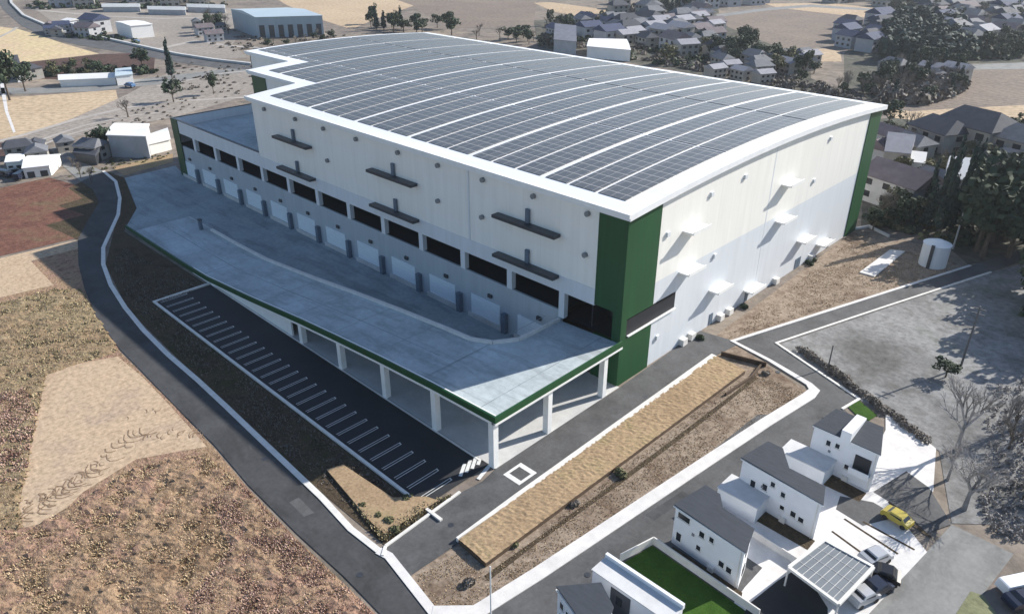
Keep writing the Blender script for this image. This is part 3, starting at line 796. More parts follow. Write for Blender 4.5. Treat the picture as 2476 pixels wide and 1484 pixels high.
mb.build("deck", M['deck'], ramp)
# construction joints on the deck
mb = MB()
for x in np.arange(-102, -1, 11.0):
    w = 0.12
    y1 = YI + .7 if x < -17 else -0.4
    mb.face([(x, YO + .4, rz_(x) + .012), (x + w, YO + .4, rz_(x + w) + .012), (x + w, y1, rz_(x + w) + .012), (x, y1, rz_(x) + .012)])
for a, b_ in zip(xs1[:-1], xs1[1:]):
    mb.face([(a, -19.4, rz_(a) + .014), (b_, -19.4, rz_(b_) + .014), (b_, -19.25, rz_(b_) + .014), (a, -19.25, rz_(a) + .014)])
mb.build("joint_line", M['yard'], ramp)
# parapets
xso = list(np.linspace(-140, 0.6, 72))
xso = [x for x in xso if x > -115] ; xso = [-115.0] + xso
mb = MB(); prism_y(mb, xso, YO - 0.28, YO - 0.002, -0.15, 0.75); mb.box(0.6, 0.88, YO - .28, -0.4, rz_(.6) - .15, rz_(.6) + .75)
mb.build("parapet", M['green'], ramp)
mb = MB(); prism_y(mb, [x for x in xso if x > -84], YO - 0.30, YO + .25, -0.5, -0.16); mb.box(0.3, 0.9, YO + .25, -0.4, rz_(.6) - .5, rz_(.6) - .16); mb.box(0.25, 0.9, YO - .3, YO + .25, rz_(.6) - .505, rz_(.6) - .155)
prism_y(mb, [x for x in xso if x > -84], YO - 0.002, YO + .18, 0.0, 0.78)
mb.build("edge_beam", M['white'], ramp)
mb = MB()
prism_y(mb, [x for x in xs1 if x > -101], YI - 0.55, YI, 0.0, 0.45)
kp = [(-17, YI - .3), (-13.7, -12.0), (-11.4, -8.9), (-11.2, -0.4)]
for (a, b_), (c, d) in zip(kp[:-1], kp[1:]):
    dd = Vector((c - a, d - b_)).normalized(); n_ = Vector((-dd.y, dd.x)) * .28
    q = [(a - n_.x, b_ - n_.y), (c - n_.x, d - n_.y), (c + n_.x, d + n_.y), (a + n_.x, b_ + n_.y)]
    mb.hexa([(x, y, rz_(x)) for x, y in q], [(x, y, rz_(x) + .45) for x, y in q])
mb.build("inner_kerb", M['kerb'], ramp)
mb = MB(); prism_y(mb, [x for x in xs1], YI, YI + .3, -0.35, 0.0)
for a, b_ in zip(xs1[:-1], xs1[1:]):
    if rz_(a) > 0.5:
        mb.hexa([(a, YI - .3, 0.1), (b_, YI - .3, 0.1), (b_, YI - .01, 0.1), (a, YI - .01, 0.1)], [(a, YI - .3, rz_(a) - .36), (b_, YI - .3, rz_(b_) - .36), (b_, YI - .01, rz_(b_) - .36), (a, YI - .01, rz_(a) - .36)])
mb.build("retaining_wall", M['floor'], ramp)
mb = MB()
for a, b_ in zip(np.linspace(-80, -47, 12)[:-1], np.linspace(-80, -47, 12)[1:]):
    mb.hexa([(a, YO, 0.1), (b_, YO, 0.1), (b_, YO + .3, 0.1), (a, YO + .3, 0.1)], [(a, YO, rz_(a) - .51), (b_, YO, rz_(b_) - .51), (b_, YO + .3, rz_(b_) - .51), (a, YO + .3, rz_(a) - .51)])
mb.build("end_wall", M['white'], ramp)
for i in range(5):
    x = -i * 11.0
    mb = MB(); mb.box(x - .45, x + .45, YO - .2, YO + .65, 0.1, rz_(x) - .5); mb.build("pillar", M['white'], ramp)
for y in (-15.4, -3.6):
    mb = MB(); mb.box(-0.35, 0.55, y - .4, y + .4, 0.1, rz_(0) - .37); mb.build("pillar", M['white'], ramp)
for i in range(4):
    x = -7 - i * 11.0
    mb = MB(); mb.box(x - .4, x + .4, -14.2, -13.4, 0.1, rz_(x) - .37); mb.build("pillar", M['floor'], ramp)
# dark upright post standing on the yard
p = g(487, 556)
t = empty("gate_post", (p.x, p.y, 0.12), "short dark blue post standing alone on the pale truck yard", "post")
mb = MB(); mb.box(p.x - .4, p.x + .4, p.y - .3, p.y + .3, 0.12, 2.3); mb.build("post_body", M['bollard'], t)
mb = MB(); mb.box(p.x - .5, p.x + .5, p.y - .4, p.y + .4, 2.3, 2.5); mb.build("post_cap", M['steel'], t)
# ================================================================== POLES, TANK, SLABS
def pole(bx, by, tx, ty, label, r=0.14, m='pole', arms=1, group=None):
    b_ = g(bx, by); h = height_at(bx, by, tx, ty)
    t = empty("utility_pole", b_, label, "pole", group)
    mb = MB(); mb.cyl((b_.x, b_.y, 0), (b_.x, b_.y, h), r, r * .7, 10); mb.build("shaft", M[m], t)
    for i in range(arms):
        mb = MB(); mb.box(b_.x - .9, b_.x + .9, b_.y - .06, b_.y + .06, h - .5 - i * .8, h - .38 - i * .8); mb.build("crossarm", M['poledark'], t)
pole(2321, 889, 2380, 743, "tall dark utility pole standing in the middle of the grey gravel lot", 0.17, 'poledark', 2)
pole(2001, 890, 2010, 834, "short dark pole at the edge of the gravel lot beside the road", 0.12, 'poledark', 0)
pole(2303, 602, 2334, 515, "pale pole standing behind the white water tank", 0.2, 'pole', 1)
pole(1187, 1500, 1191, 1368, "thin white pole rising from the pavement at the bottom of the frame", 0.09, 'white', 0)
pole(1400, 1500, 1404, 1462, "stubby grey pole beside the lowest white house", 0.08, 'pole', 0) if False else None
c = g(2252, 640)
t = empty("water_tank", c, "large pale round water tank on the brown lot behind the warehouse corner", "water tank")
R_ = 2.5
mb = MB(); mb.cyl((c.x, c.y, 0), (c.x, c.y, 4.6), R_, n=28); mb.build("tank_body", M['clad_low'], t)
mb = MB(); mb.cyl((c.x, c.y, 4.6), (c.x, c.y, 5.3), R_ + .1, R_ * .35, 28); mb.build("tank_lid", M['white'], t)
mb = MB(); mb.box(c.x - .3, c.x + .3, c.y - R_ - .25, c.y - R_ + .05, 0, 4.9); mb.build("ladder", M['steel'], t)
sheet("concrete_slab", G_((2077, 661), (2151, 606), (2187, 610), (2113, 671)), 0.3, [M['paving'], M['paving']], kind=None, label="long white concrete slab lying on the brown lot before the water tank", cat="slab", thick=0.3)
mb = ribbon(G_((2066, 556), (2100, 550), (2148, 574)), 0.5, 0.03, 0.5)
tag(mb.build("low_wall", M['paving']), "low white wall by the far green corner of the warehouse", "wall")

# ================================================================== HOUSES NEAR THE ROAD
M['annexroof'] = mat_plain("grey_membrane_roof", (0.58, 0.58, 0.58), 0.8, 0.1, 0.8)
def house(name, label, poly, ze, zb, wins, annex=None, side=None):
    """white two-storey house; poly = plan of its roof, front edge first (left, right), the roof falls towards the front"""
    cx_ = sum(p[0] for p in poly) / len(poly); cy_ = sum(p[1] for p in poly) / len(poly)
    c = Vector((cx_, cy_, 0))
    h = empty(name, c, label, "house", "white houses with slate roofs", 0)
    yf = min(p[1] for p in poly); yb = max(p[1] for p in poly)
    zz = lambda y: ze + (zb - ze) * (y - yf) / (yb - yf)
    sh = [(cx_ + (x - cx_) * .955, cy_ + (y - cy_) * .93) for x, y in poly]
    def tess(mb, P, flip):
        k = len(mb.v); mb.v += [tuple(p) for p in P]
        for t in tessellate_polygon([P]):
            a, b_, d = (P[i] for i in t)
            up = (b_ - a).cross(d - a).z > 0
            t = t if up != flip else (t[0], t[2], t[1])
            mb.f.append(tuple(k + i for i in t)); mb.m.append(0)
    mb = MB(); n = len(sh)
    for i in range(n):
        a, b_ = sh[i], sh[(i + 1) % n]
        mb.face([(a[0], a[1], 0), (b_[0], b_[1], 0), (b_[0], b_[1], zz(b_[1]) + .02), (a[0], a[1], zz(a[1]) + .02)])
    mb.build("walls", M['housewall'], h)
    mb = MB()
    tess(mb, [Vector((x, y, zz(y) + .16)) for x, y in poly], False)
    tess(mb, [Vector((x, y, zz(y))) for x, y in poly], True)
    for i in range(n):
        a, b_ = poly[i], poly[(i + 1) % n]
        mb.face([(a[0], a[1], zz(a[1])), (b_[0], b_[1], zz(b_[1])), (b_[0], b_[1], zz(b_[1]) + .16), (a[0], a[1], zz(a[1]) + .16)])
    mb.build("roof", M['houseroof'], h)
    mb = MB(); a, b_ = poly[0], poly[1]
    ribbon([(a[0], a[1] - .02), (b_[0], b_[1] - .02)], .12, ze - .02, .12, mb); mb.build("gutter", M['white'], h)
    a, b_ = Vector(sh[0]), Vector(sh[1]); d = (b_ - a).normalized(); nn = Vector((d.y, -d.x))
    def wall_box(f, w, z0, z1, o0, o1):
        q = a.lerp(b_, f)
        k = [q - d * w / 2 + nn * o0, q + d * w / 2 + nn * o0, q + d * w / 2 + nn * o1, q - d * w / 2 + nn * o1]
        mb = MB(); mb.hexa([(p.x, p.y, z0) for p in k], [(p.x, p.y, z1) for p in k]); return mb
    for (fx, z, w, hh) in wins:
        wf = wall_box(fx, w + .16, z - .08, z + hh + .08, .003, .06).build("window", M['white'], h)
        wall_box(fx, w, z, z + hh, .062, .09).build("pane", M['glass'], wf, shift=c)
        wall_box(fx, w + .2, z - .14, z - .09, .003, .14).build("sill", M['kerb'], wf, shift=c)
    wall_box(.965, .09, 0.05, ze - .05, .003, .09).build("downpipe", M['kerb'], h)
    wall_box(.62, .7, 0.1, .75, .003, .35).build("air_unit", M['kerb'], h)
    wall_box(.30, .3, 3.0, 3.3, .003, .12).build("vent_hood", M['vent'], h)
    A = Vector(sh[1]); B = Vector(sh[2]); e = (B - A).normalized(); m2 = Vector((e.y, -e.x))
    for z in (1.0, 3.6):
        q = A.lerp(B, .5); k = [q - e * .5 + m2 * .003, q + e * .5 + m2 * .003, q + e * .5 + m2 * .06, q - e * .5 + m2 * .06]
        mb = MB(); mb.hexa([(p.x, p.y, z) for p in k], [(p.x, p.y, z + 1.0) for p in k]); mb.build("window", M['glass'], h)
    if annex:
        x0, x1, y0, y1, ah = annex
        mb = MB(); mb.box(x0, x1, y0, y1, 0, ah); an = mb.build("annex", M['housewall'], h)
        mb = MB(); mb.box(x0 - .1, x1 + .1, y0 - .1, y1, ah, ah + .12); mb.build("roof", M['annexroof'], an, shift=c)
    return h
WC = [(.14, 4.2, 1.5, .7), (.42, 3.6, .6, .7), (.56, 3.8, .5, .6), (.40, 1.6, .5, .6), (.74, 1.5, .6, .7), (.85, 1.4, .6, .7), (.10, 1.0, .6, 1.1)]
WB = [(.42, 4.0, .5, .6), (.33, 2.9, .6, .8), (.56, 3.4, .5, .6), (.18, 2.4, .6, .9), (.58, 1.7, .5, .5), (.72, 1.6, .6, .7), (.82, 1.5, .6, .6)]
WA = [(.26, 3.9, .5, .7), (.40, 4.1, .5, .6), (.22, 1.6, .6, .8), (.60, 1.8, .5, .6), (.74, 1.6, .6, .7)]
house("house", "white house with slate roof beside the fenced lawn, second from the bottom", [(23.2, -20.8), (32.2, -21.6), (31.4, -18.5), (27.5, -18.1), (26.3, -16.7), (24.4, -16.5)], 5.3, 6.2, WC)
house("house", "white house with slate roof in the middle of the row with a low white annex", [(24.4, -8.6), (34.8, -9.5), (33.8, -7.0), (29.5, -6.9), (27.5, -4.6), (25.6, -4.6)], 5.3, 6.2, WB, (23.6, 28.6, -11.6, -8.3, 2.3))
hA = house("house", "white house with two slate roofs split by a white strip, farthest up the row", [(27.8, 2.9), (36.1, 2.9), (34.6, 7.1), (28.8, 6.9)], 5.7, 6.7, WA, (25.6, 31.4, -0.2, 3.05, 2.3))
c = hA.location
mb = MB(); mb.box(31.3, 32.5, 2.7, 7.1, 5.5, 7.1); mb.build("parapet_wall", M['housewall'], hA)
mb = MB(); mb.box(33.4, 35.3, 2.92, 3.06, 2.3, 4.4); mb.build("balcony_shade_panel", M['dark'], hA)  # flat dark panel paints in the shade of the balcony recess
mb = MB(); mb.box(33.2, 35.6, 2.1, 3.0, 2.0, 2.25); mb.box(33.2, 35.6, 2.1, 2.2, 2.25, 2.9); mb.build("balcony", M['housewall'], hA)
# walled white house in front, its dark flat roof inside high parapets
t = empty("house", (27.0, -32.9, 0), "tall white house with a dark vertical wall panel beside the lawn", "house", "white houses with slate roofs")
def q8(x0, x1, y0, y1, z0, z1, m, name, par, rz=0.0, c=None):
    mb = MB(); mb.box(x0, x1, y0, y1, z0, z1, rz=rz, c=c); return mb.build(name, M[m], par)
q8(22.6, 31.4, -34.0, -31.7, 0, 5.4, 'housewall', "walls", t)
q8(22.5, 31.5, -31.95, -31.6, 5.4, 6.0, 'housewall', "parapet", t)
q8(22.5, 31.5, -34.1, -31.951, 5.4, 5.55, 'annexroof', "roof", t)
q8(24.9, 27.2, -34.06, -34.003, 0, 5.0, 'houseroof', "dark_wall_panel", t)
q8(25.6, 26.3, -34.10, -34.062, 3.3, 4.3, 'glass', "window", t)
house("house", "white house with slate roof at the very bottom, cut by the frame", 21.0, 28.5, -39.5, -35.8, 5.2, 0.9, -0.25, [(.10, 4.0, .5, .7), (.24, 3.6, .5, .7), (.18, 2.1, .9, .8), (.36, 2.3, .5, .6), (.55, 3.9, .5, .6)]) if False else None
hE = house("house", "white house with slate roof at the very bottom, cut by the frame edge", [(21.4, -38.0), (28.4, -40.2), (26.9, -36.3), (24.4, -35.0)], 5.0, 5.8, [(.12, 3.4, .5, .7), (.27, 3.2, .5, .7), (.15, 1.6, 1.0, .9), (.40, 2.2, .5, .6), (.62, 3.3, .5, .6)])
# lawn and fences
sheet("lawn", [(21.4, -27.0), (22.2, -22.6), (35.0, -23.4), (37.0, -30.5), (31.6, -31.3), (22.4, -31.3)], 0.12, M['lawn'])
def fence(pts, h, w, label, m='kerb'):
    P = G_(*pts) if isinstance(pts[0][0], int) and pts[0][0] > 300 else [Vector((a, b_, 0)) for a, b_ in pts]
    mb = ribbon([(p.x, p.y) for p in P], w, 0.03, h)
    return tag(mb.build("garden_fence", M[m]), label, "fence")
fence([(21.0, -26.9), (22.1, -22.3)], 1.1, 0.15, "short pale fence closing the lawn towards the road")
fence([(22.1, -22.3), (35.3, -23.1)], 1.1, 0.15, "long pale fence between the lawn and the dark strip before the house")
fence([(22.6, -13.0), (35.0, -14.0)], 1.0, 0.15, "low white wall between the middle houses", 'paving')
sheet("paving_one", [(22.6, -16.0), (23.4, -9.5), (35.5, -9.6), (35.3, -22.5), (33.5, -22.6), (32.6, -17.0)], 0.10, M['paving'])
sheet("paving_two", [(23.5, -4.5), (25.0, 3.0), (36.0, 2.5), (36.5, -9.0), (34.8, -9.2), (34.6, -5.0)], 0.102, M['paving'])
sheet("soil_painted_shadow", [(23.5, -22.2), (24.0, -21.1), (32.6, -21.5), (33.2, -22.8)], 0.13, M['slope'])  # dark soil tone also paints the house shadow along its front
sheet("soil_painted_shadow_middle", [(26.5, -11.0), (26.8, -9.0), (34.8, -9.3), (34.8, -11.2)], 0.13, M['slope'])  # soil with the middle house's shadow painted into its colour
sheet("soil_painted_shadow_upper", [(29.7, 0.3), (29.6, 2.9), (35.8, 2.5), (35.8, 0.4)], 0.13, M['slope'])  # soil darkened to paint in the shadow below the upper house
fld("pavement_driveways", M['paving'], 0.11, (1985, 1235), (2060, 1150), (2110, 1100), (2140, 1040), (2140, 1000), (2230, 1060), (2262, 1085), (2255, 1190), (2215, 1165), (2145, 1215), (2240, 1335), (2100, 1484), (2000, 1560), (1700, 1560), (1800, 1420), (1900, 1310))
fld("parking_grey_one", M['asphalt'], 0.122, (2030, 1200), (2110, 1215), (2170, 1250), (2085, 1272), (2020, 1232))
fld("parking_grey_two", M['asphalt'], 0.123, (2110, 1190), (2190, 1140), (2245, 1180), (2300, 1268), (2240, 1290), (2190, 1240))
fld("parking_dark", M['asphalt_dark'], 0.124, (1880, 1404), (1935, 1370), (2000, 1470), (2000, 1600), (1740, 1600), (1810, 1460))
fld("verge_green", M['lawn'], 0.12, (2050, 985), (2075, 968), (2120, 1005), (2100, 1018), (2070, 1005))
fld("verge_green_low", M['field_green'], 0.12, (2345, 1430), (2375, 1440), (2420, 1500), (2320, 1560), (2310, 1484))
mb = MB()
for a, b_ in (((2040, 1255), (2170, 1340)), ((2085, 1262), (2210, 1330)), ((2010, 1285), (2120, 1365)), ((2160, 1235), (2250, 1300))):
    P = G_(a, b_); ribbon([(p.x, p.y) for p in P], 0.28, 0.126, 0, mb)
tag(mb.build("driveway_gaps", M['slope']), kind='structure')
# carport
M['panelgrey'] = mat_plain("blue_grey_roof_sheet", (0.14, 0.16, 0.18), 0.5, 0.1, 0.8)
cp = [(36.3, -11.4), (41.5, -11.5), (40.9, -18.6), (35.3, -17.6)]
t = empty("carport", (38.5, -15, 0), "open carport with a flat grey ribbed roof and pale frame between driveways", "carport")
zc = 2.6
mb = MB(); mb.hexa([(x, y, zc) for x, y in cp], [(x, y, zc + .12) for x, y in cp]); mb.build("roof_panel", M['panelgrey'], t)
mb = MB()
for i in range(4):
    ribbon([cp[i], cp[(i + 1) % 4]], 0.35, zc - .06 + i * .003, 0.3, mb)
mb.build("frame", M['kerb'], t)
mb = MB()
for i in range(1, 8):
    a = Vector(cp[0]).lerp(Vector(cp[1]), i / 8); b_ = Vector(cp[3]).lerp(Vector(cp[2]), i / 8)
    ribbon([a, b_], 0.04, zc + .12, 0.04, mb)
for i in range(1, 4):
    a = Vector(cp[0]).lerp(Vector(cp[3]), i / 4); b_ = Vector(cp[1]).lerp(Vector(cp[2]), i / 4)
    ribbon([a, b_], 0.03, zc + .121, 0.03, mb)
mb.build("roof_rib", M['kerb'], t)
for x, y in cp:
    q8(x - .08, x + .08, y - .08, y + .08, 0.1, zc - .07, 'kerb', "post", t)

# ---- cars
def make_car(x, y, rz, paint, label, L=4.3, Wd=1.75, H=1.5, group=None, van=False):
    t = empty("parked_car", (x, y, 0.13), label, "car", group, rz)
    prof = [(-.5, .28), (-.5, .62), (-.44, .80), (-.30, .84), (-.18, 1.0), (.20, 1.0), (.36, .66), (.48, .60), (.5, .30)]
    if van: prof = [(-.5, .25), (-.5, .95), (-.46, 1.0), (.30, 1.0), (.42, .66), (.5, .58), (.5, .28)]
    mb = MB()
    lo, hi = [], []
    n = len(prof)
    for s in (-1, 1):
        for px, pz in prof:
            w = Wd / 2 * (0.80 if pz > .85 else 1.0)
            mb.v.append((px * L, s * w, pz * H))
    for i in range(n - 1):
        mb.f.append((i, i + 1, n + i + 1, n + i)); mb.m.append(0)
    mb.f.append((n - 1, 0, n, 2 * n - 1)); mb.m.append(0)
    mb.f.append(tuple(range(n))); mb.m.append(0); mb.f.append(tuple(range(2 * n - 1, n - 1, -1))); mb.m.append(0)
    mb.build("body", paint, t, shift=(0, 0, 0))
    mb = MB()
    w = Wd / 2
    zt, zl = H * .96, H * .70
    if not van:
        mb.face([(L * .215, -w * .78, zt), (L * .215, w * .78, zt), (L * .35, w * .9, zl), (L * .35, -w * .9, zl)])
        mb.face([(-L * .30 - .02, -w * .85, H * .85), (-L * .30 - .02, w * .85, H * .85), (-L * .19, w * .78, zt + .03), (-L * .19, -w * .78, zt + .03)])
    else:
        mb.face([(L * .31 + .02, -w * .78, zt), (L * .31 + .02, w * .78, zt), (L * .425, w * .9, zl), (L * .425, -w * .9, zl)])
    for s in (-1, 1):
        mb.box(-L * .2, L * .22, s * w * .97 - .02, s * w * .97 + .02, H * .70, H * .86)
    mb.build("window", M['glass'], t, shift=(0, 0, 0))
    for sx in (-.32, .32):
        for s in (-1, 1):
            mb = MB(); mb.cyl((sx * L, s * (w - .2), .31), (sx * L, s * (w + .02), .31), .31, n=12); mb.build("wheel", M['rubber'], t, shift=(0, 0, 0))
    return t
PA = {'yellow': mat_plain("yellow_car_paint", (0.45, 0.36, 0.07), 0.25, 0.1), 'navy': mat_plain("navy_car_paint", (0.02, 0.025, 0.045), 0.2, 0.05), 'silver': mat_plain("silver_car_paint", (0.45, 0.46, 0.48), 0.3, 0.05, metal=.3), 'white': mat_plain("white_car_paint", (0.8, 0.8, 0.8), 0.3, 0.03), 'black': mat_plain("black_car_paint", (0.012, 0.012, 0.014), 0.2, 0.05), 'red': mat_plain("red_car_paint", (0.25, 0.03, 0.03), 0.3, 0.05), 'sky': mat_plain("blue_car_paint", (0.08, 0.16, 0.30), 0.3, 0.05)}
def carpx(px, py, rz, paint, label, **k):
    p = g(px, py); return make_car(p.x, p.y, rz, PA[paint], label, **k)
carpx(2112, 1432, 1.2, 'navy', "dark navy car on the white driveway beside the carport", group="cars parked by the white houses", L=3.6)
carpx(2082, 1452, 1.2, 'silver', "silver car with dark windows at the corner of the carport", group="cars parked by the white houses", L=3.2)
carpx(2136, 1400, 0.3, 'black', "black car at the edge of the road past the carport", group="cars parked by the white houses", L=3.0)
carpx(2112, 1358, 1.2, 'silver', "grey car parked above the carport on the white driveway", group="cars parked by the white houses", L=3.6)
carpx(2458, 1425, 1.0, 'white', "white van roof at the right edge of the frame", L=4.4, van=True)
carpx(2470, 1462, 1.0, 'navy', "dark car tucked below the white van at the right edge", L=4.0)
carpx(2165, 1262, -0.15, 'yellow', "yellow compact car parked on the white driveway above the carport", L=3.3, Wd=1.5, H=1.4)
# ================================================================== VEGETATION
def leaf_cloud(n, blobs, size, flat=0.0, seed=1):
    """n small leaf clumps scattered through a set of ellipsoids; verts, faces"""
    rg = np.random.default_rng(seed)
    w = np.array([b[3] * b[4] * b[5] for b in blobs]) ** 0.7
    w /= w.sum()
    ks = rg.choice(len(blobs), n, p=w)
    B = np.array(blobs)[ks]
    d = rg.normal(size=(n, 3)); d /= np.linalg.norm(d, axis=1)[:, None]
    r = rg.uniform(0.45, 1.0, n) ** 0.5
    c = B[:, :3] + d * r[:, None] * B[:, 3:6]
    nrm = d * 0.9 + rg.normal(size=(n, 3)) * 0.55 + np.array([0, 0, .3])
    nrm /= np.linalg.norm(nrm, axis=1)[:, None]
    a = np.cross(nrm, rg.normal(size=(n, 3))); a /= np.linalg.norm(a, axis=1)[:, None] + 1e-9
    b = np.cross(nrm, a)
    s = size * rg.uniform(.5, 1.3, n)[:, None]
    e = rg.uniform(.5, 1.0, n)[:, None]
    V = np.stack([c - a * s - b * s * e, c + a * s * .9 - b * s * e, c + a * s + b * s * e, c - a * s * .8 + b * s * e * .9], 1).reshape(-1, 3)
    V[:, 2] = np.maximum(V[:, 2], 0.02)
    F = np.arange(n * 4).reshape(-1, 4)
    return V, F

def mesh_from(name, V, F, m):
    me = bpy.data.meshes.new(name)
    me.from_pydata([tuple(v) for v in V], [], [tuple(f) for f in F])
    me.materials.append(m)
    me.update()
    return me

def tree_meshes(kind, seed):
    """a unit tree about 1 m tall: crown mesh and trunk mesh"""
    rg = random.Random(seed)
    mb = MB()
    if kind == 'cedar':
        blobs = [(rg.uniform(-.03, .03), rg.uniform(-.03, .03), z, .20 * (1 - z) + .05, .20 * (1 - z) + .05, .10) for z in np.linspace(.22, .95, 8)]
        V, F = leaf_cloud(620, blobs, .034, seed=seed); m = M['leaf_blue']
        mb.cyl((0, 0, 0), (0, 0, .85), .03, .008, 7)
    elif kind in ('bare', 'pale'):
        m = M['leaf_pale' if kind == 'pale' else 'leaf_bare']
        tw = MB()
        tips = []
        def grow(p, d, ln, r, depth):
            q = p + d * ln
            (mb if depth < 2 else tw).cyl(p, q, r, r * .6, 4 if depth < 2 else 3)
            if depth == 4: tips.append(q); return
            for i in range(4 if depth else 6):
                nd = (d + Vector((rg.uniform(-1, 1), rg.uniform(-1, 1), rg.uniform(-.25, .75))) * (.75 if depth else .8)).normalized()
                grow(q - d * ln * rg.uniform(0, .35), nd, ln * rg.uniform(.55, .8), r * .5, depth + 1)
        grow(Vector((0, 0, 0)), Vector((0, 0, 1)), .30, .024, 0)
        V = np.array(tw.v); s_ = V[:, 2].max()
        V = V / s_; V[:, 0] /= 1.1; V[:, 1] /= 1.1
        mb.v = [(x / s_, y / s_, z / s_) for x, y, z in mb.v]
        crown = mesh_from("crown", V, tw.f, m)
        tr = mb.build("trunk", m if kind == 'pale' else M['bark'], None); trm = tr.data; bpy.data.objects.remove(tr)
        return crown, trm
    elif kind == 'old':
        blobs = [(rg.uniform(-.2, .2), rg.uniform(-.2, .2), rg.uniform(.5, .85), rg.uniform(.12, .2), rg.uniform(.12, .2), rg.uniform(.10, .18)) for _ in range(9)]
        V, F = leaf_cloud(520, blobs, .022, seed=seed); m = M['leaf_pale' if kind == 'pale' else 'leaf_bare']
        mb.cyl((0, 0, 0), (0, 0, .5), .03, .018, 7)
        for b in blobs:
            mb.cyl((0, 0, rg.uniform(.25, .45)), (b[0] * 1.2, b[1] * 1.2, b[2] + .08), .012, .003, 5)
    else:
        k = {'dark': 'leaf_dark', 'olive': 'leaf_olive', 'blue': 'leaf_blue'}[kind]
        blobs = [(0, 0, .55, .22, .22, .25)] + [(rg.uniform(-.25, .25), rg.uniform(-.25, .25), rg.uniform(.38, .82), rg.uniform(.10, .2), rg.uniform(.10, .2), rg.uniform(.08, .17)) for _ in range(9)]
        V, F = leaf_cloud(700, blobs, .034, seed=seed); m = M[k]
        mb.cyl((0, 0, 0), (0, 0, .55), .032, .016, 7)
        for b in blobs[1:5]:
            mb.cyl((0, 0, .3), (b[0], b[1], b[2]), .014, .005, 5)
    V = V / max(V[:, 2].max(), .01)
    crown = mesh_from("crown", V, F, m)
    tr = mb.build("trunk", M['bark'], None)
    trm = tr.data
    bpy.data.objects.remove(tr)
    return crown, trm
PROTO = {k: [tree_meshes(k, 11 * i + 3 + j) for i in range(3)] for j, k in enumerate(['dark', 'cedar', 'olive', 'bare', 'pale'])}
CAT = {'dark': ("evergreen_tree", "tree"), 'cedar': ("cedar_tree", "tree"), 'olive': ("broadleaf_tree", "tree"), 'bare': ("bare_tree", "tree"), 'pale': ("bare_tree", "tree")}
def tree(kind, p, h, w, label, group, rnd=random):
    cr, tr = PROTO[kind][rnd.randrange(3)]
    t = empty(CAT[kind][0], (p.x, p.y, 0), label, "tree", group, rnd.uniform(0, 6.28))
    t.scale = (w, w * rnd.uniform(.85, 1.15), h)
    for nm, me in (("trunk", tr), ("crown", cr)):
        o = bpy.data.objects.new(nm, me); COL.objects.link(o); o.parent = t
    return t
KW = {'dark': 'dark evergreen tree', 'cedar': 'dark pointed cedar', 'olive': 'olive green leafy tree', 'bare': 'bare greyish brown tree', 'pale': 'pale leafless tree'}
def grove(region, n, kinds, h, place, w=None, seed=0):
    """n trees inside an image-read ground polygon; all of a kind in a grove look alike and share a label"""
    rnd = random.Random(seed)
    P = G_(*region)
    xs = [p.x for p in P]; ys_ = [p.y for p in P]
    pts, tries = [], 0
    area = 0
    while len(pts) < n and tries < 20000:
        tries += 1
        # even sampling in the view of the grove
        a, b_, c = rnd.sample(range(len(P)), 3)
        u, v = sorted((rnd.random(), rnd.random()))
        q = P[a] * u + P[b_] * (v - u) + P[c] * (1 - v)
        if all((q - o).length > h * .32 * (.8 if tries < 8000 else .4) for o in pts):
            pts.append(q)
    for q in pts:
        k = rnd.choice(kinds); hh = h * rnd.uniform(.65, 1.2); ww = (w or h) * rnd.uniform(.75, 1.2)
        if k == 'cedar': ww *= .85; hh *= 1.15
        tree(k, q, hh, ww, KW[k] + " " + place, KW[k] + "s " + place, rnd)

def one(kind, px, py, h, w, label, group=None):
    return tree(kind, g(px, py), h, w, label, group, random.Random(int(px * 7 + py)))

# ---- single trees one can point at
one('dark', 24, 243, 19, 15, "tall dark tree beside the pale path at the left edge")
one('dark', 62, 222, 11, 11, "round dark tree right of the tall tree at the left edge")
one('cedar', 417, 193, 17, 9, "slim dark column-shaped tree in the grey field left of the warehouse")
one('dark', 420, 247, 8, 9, "small round dark tree on the grey field before the warehouse corner")
one('dark', 517, 228, 9, 6, "narrow dark tree close to the far left corner of the warehouse")
one('bare', 310, 284, 7, 10, "small bare bush beside the striped field at left")
one('dark', 253, 373, 9, 9, "dark green tree at the end of the grey shed at left")
one('dark', 345, 165, 9, 11, "dark bush at the end of the maroon hedgerow")
one('olive', 1612, 155, 9, 12, "olive green tree just behind the far roof edge")
one('dark', 2432, 345, 9, 11, "round dark green tree at the right edge of the village")
one('dark', 2145, 310, 9, 9, "dark bushy tree behind the far green corner of the warehouse")
one('bare', 2195, 335, 9, 12, "brown bare tree left of the dark tiled farmhouse")
one('pale', 2310, 1090, 11, 12, "pale bare tree leaning over the gravel beside the white driveways, upper one")
one('pale', 2330, 1230, 8, 13, "pale bare tree beside the white driveways, lower one")
one('pale', 2290, 1160, 6, 8, "low bare shrub between the two pale bare trees")
one('dark', 2285, 912, 3.2, 4.5, "dark low bush in the gravel lot near the tall pole")
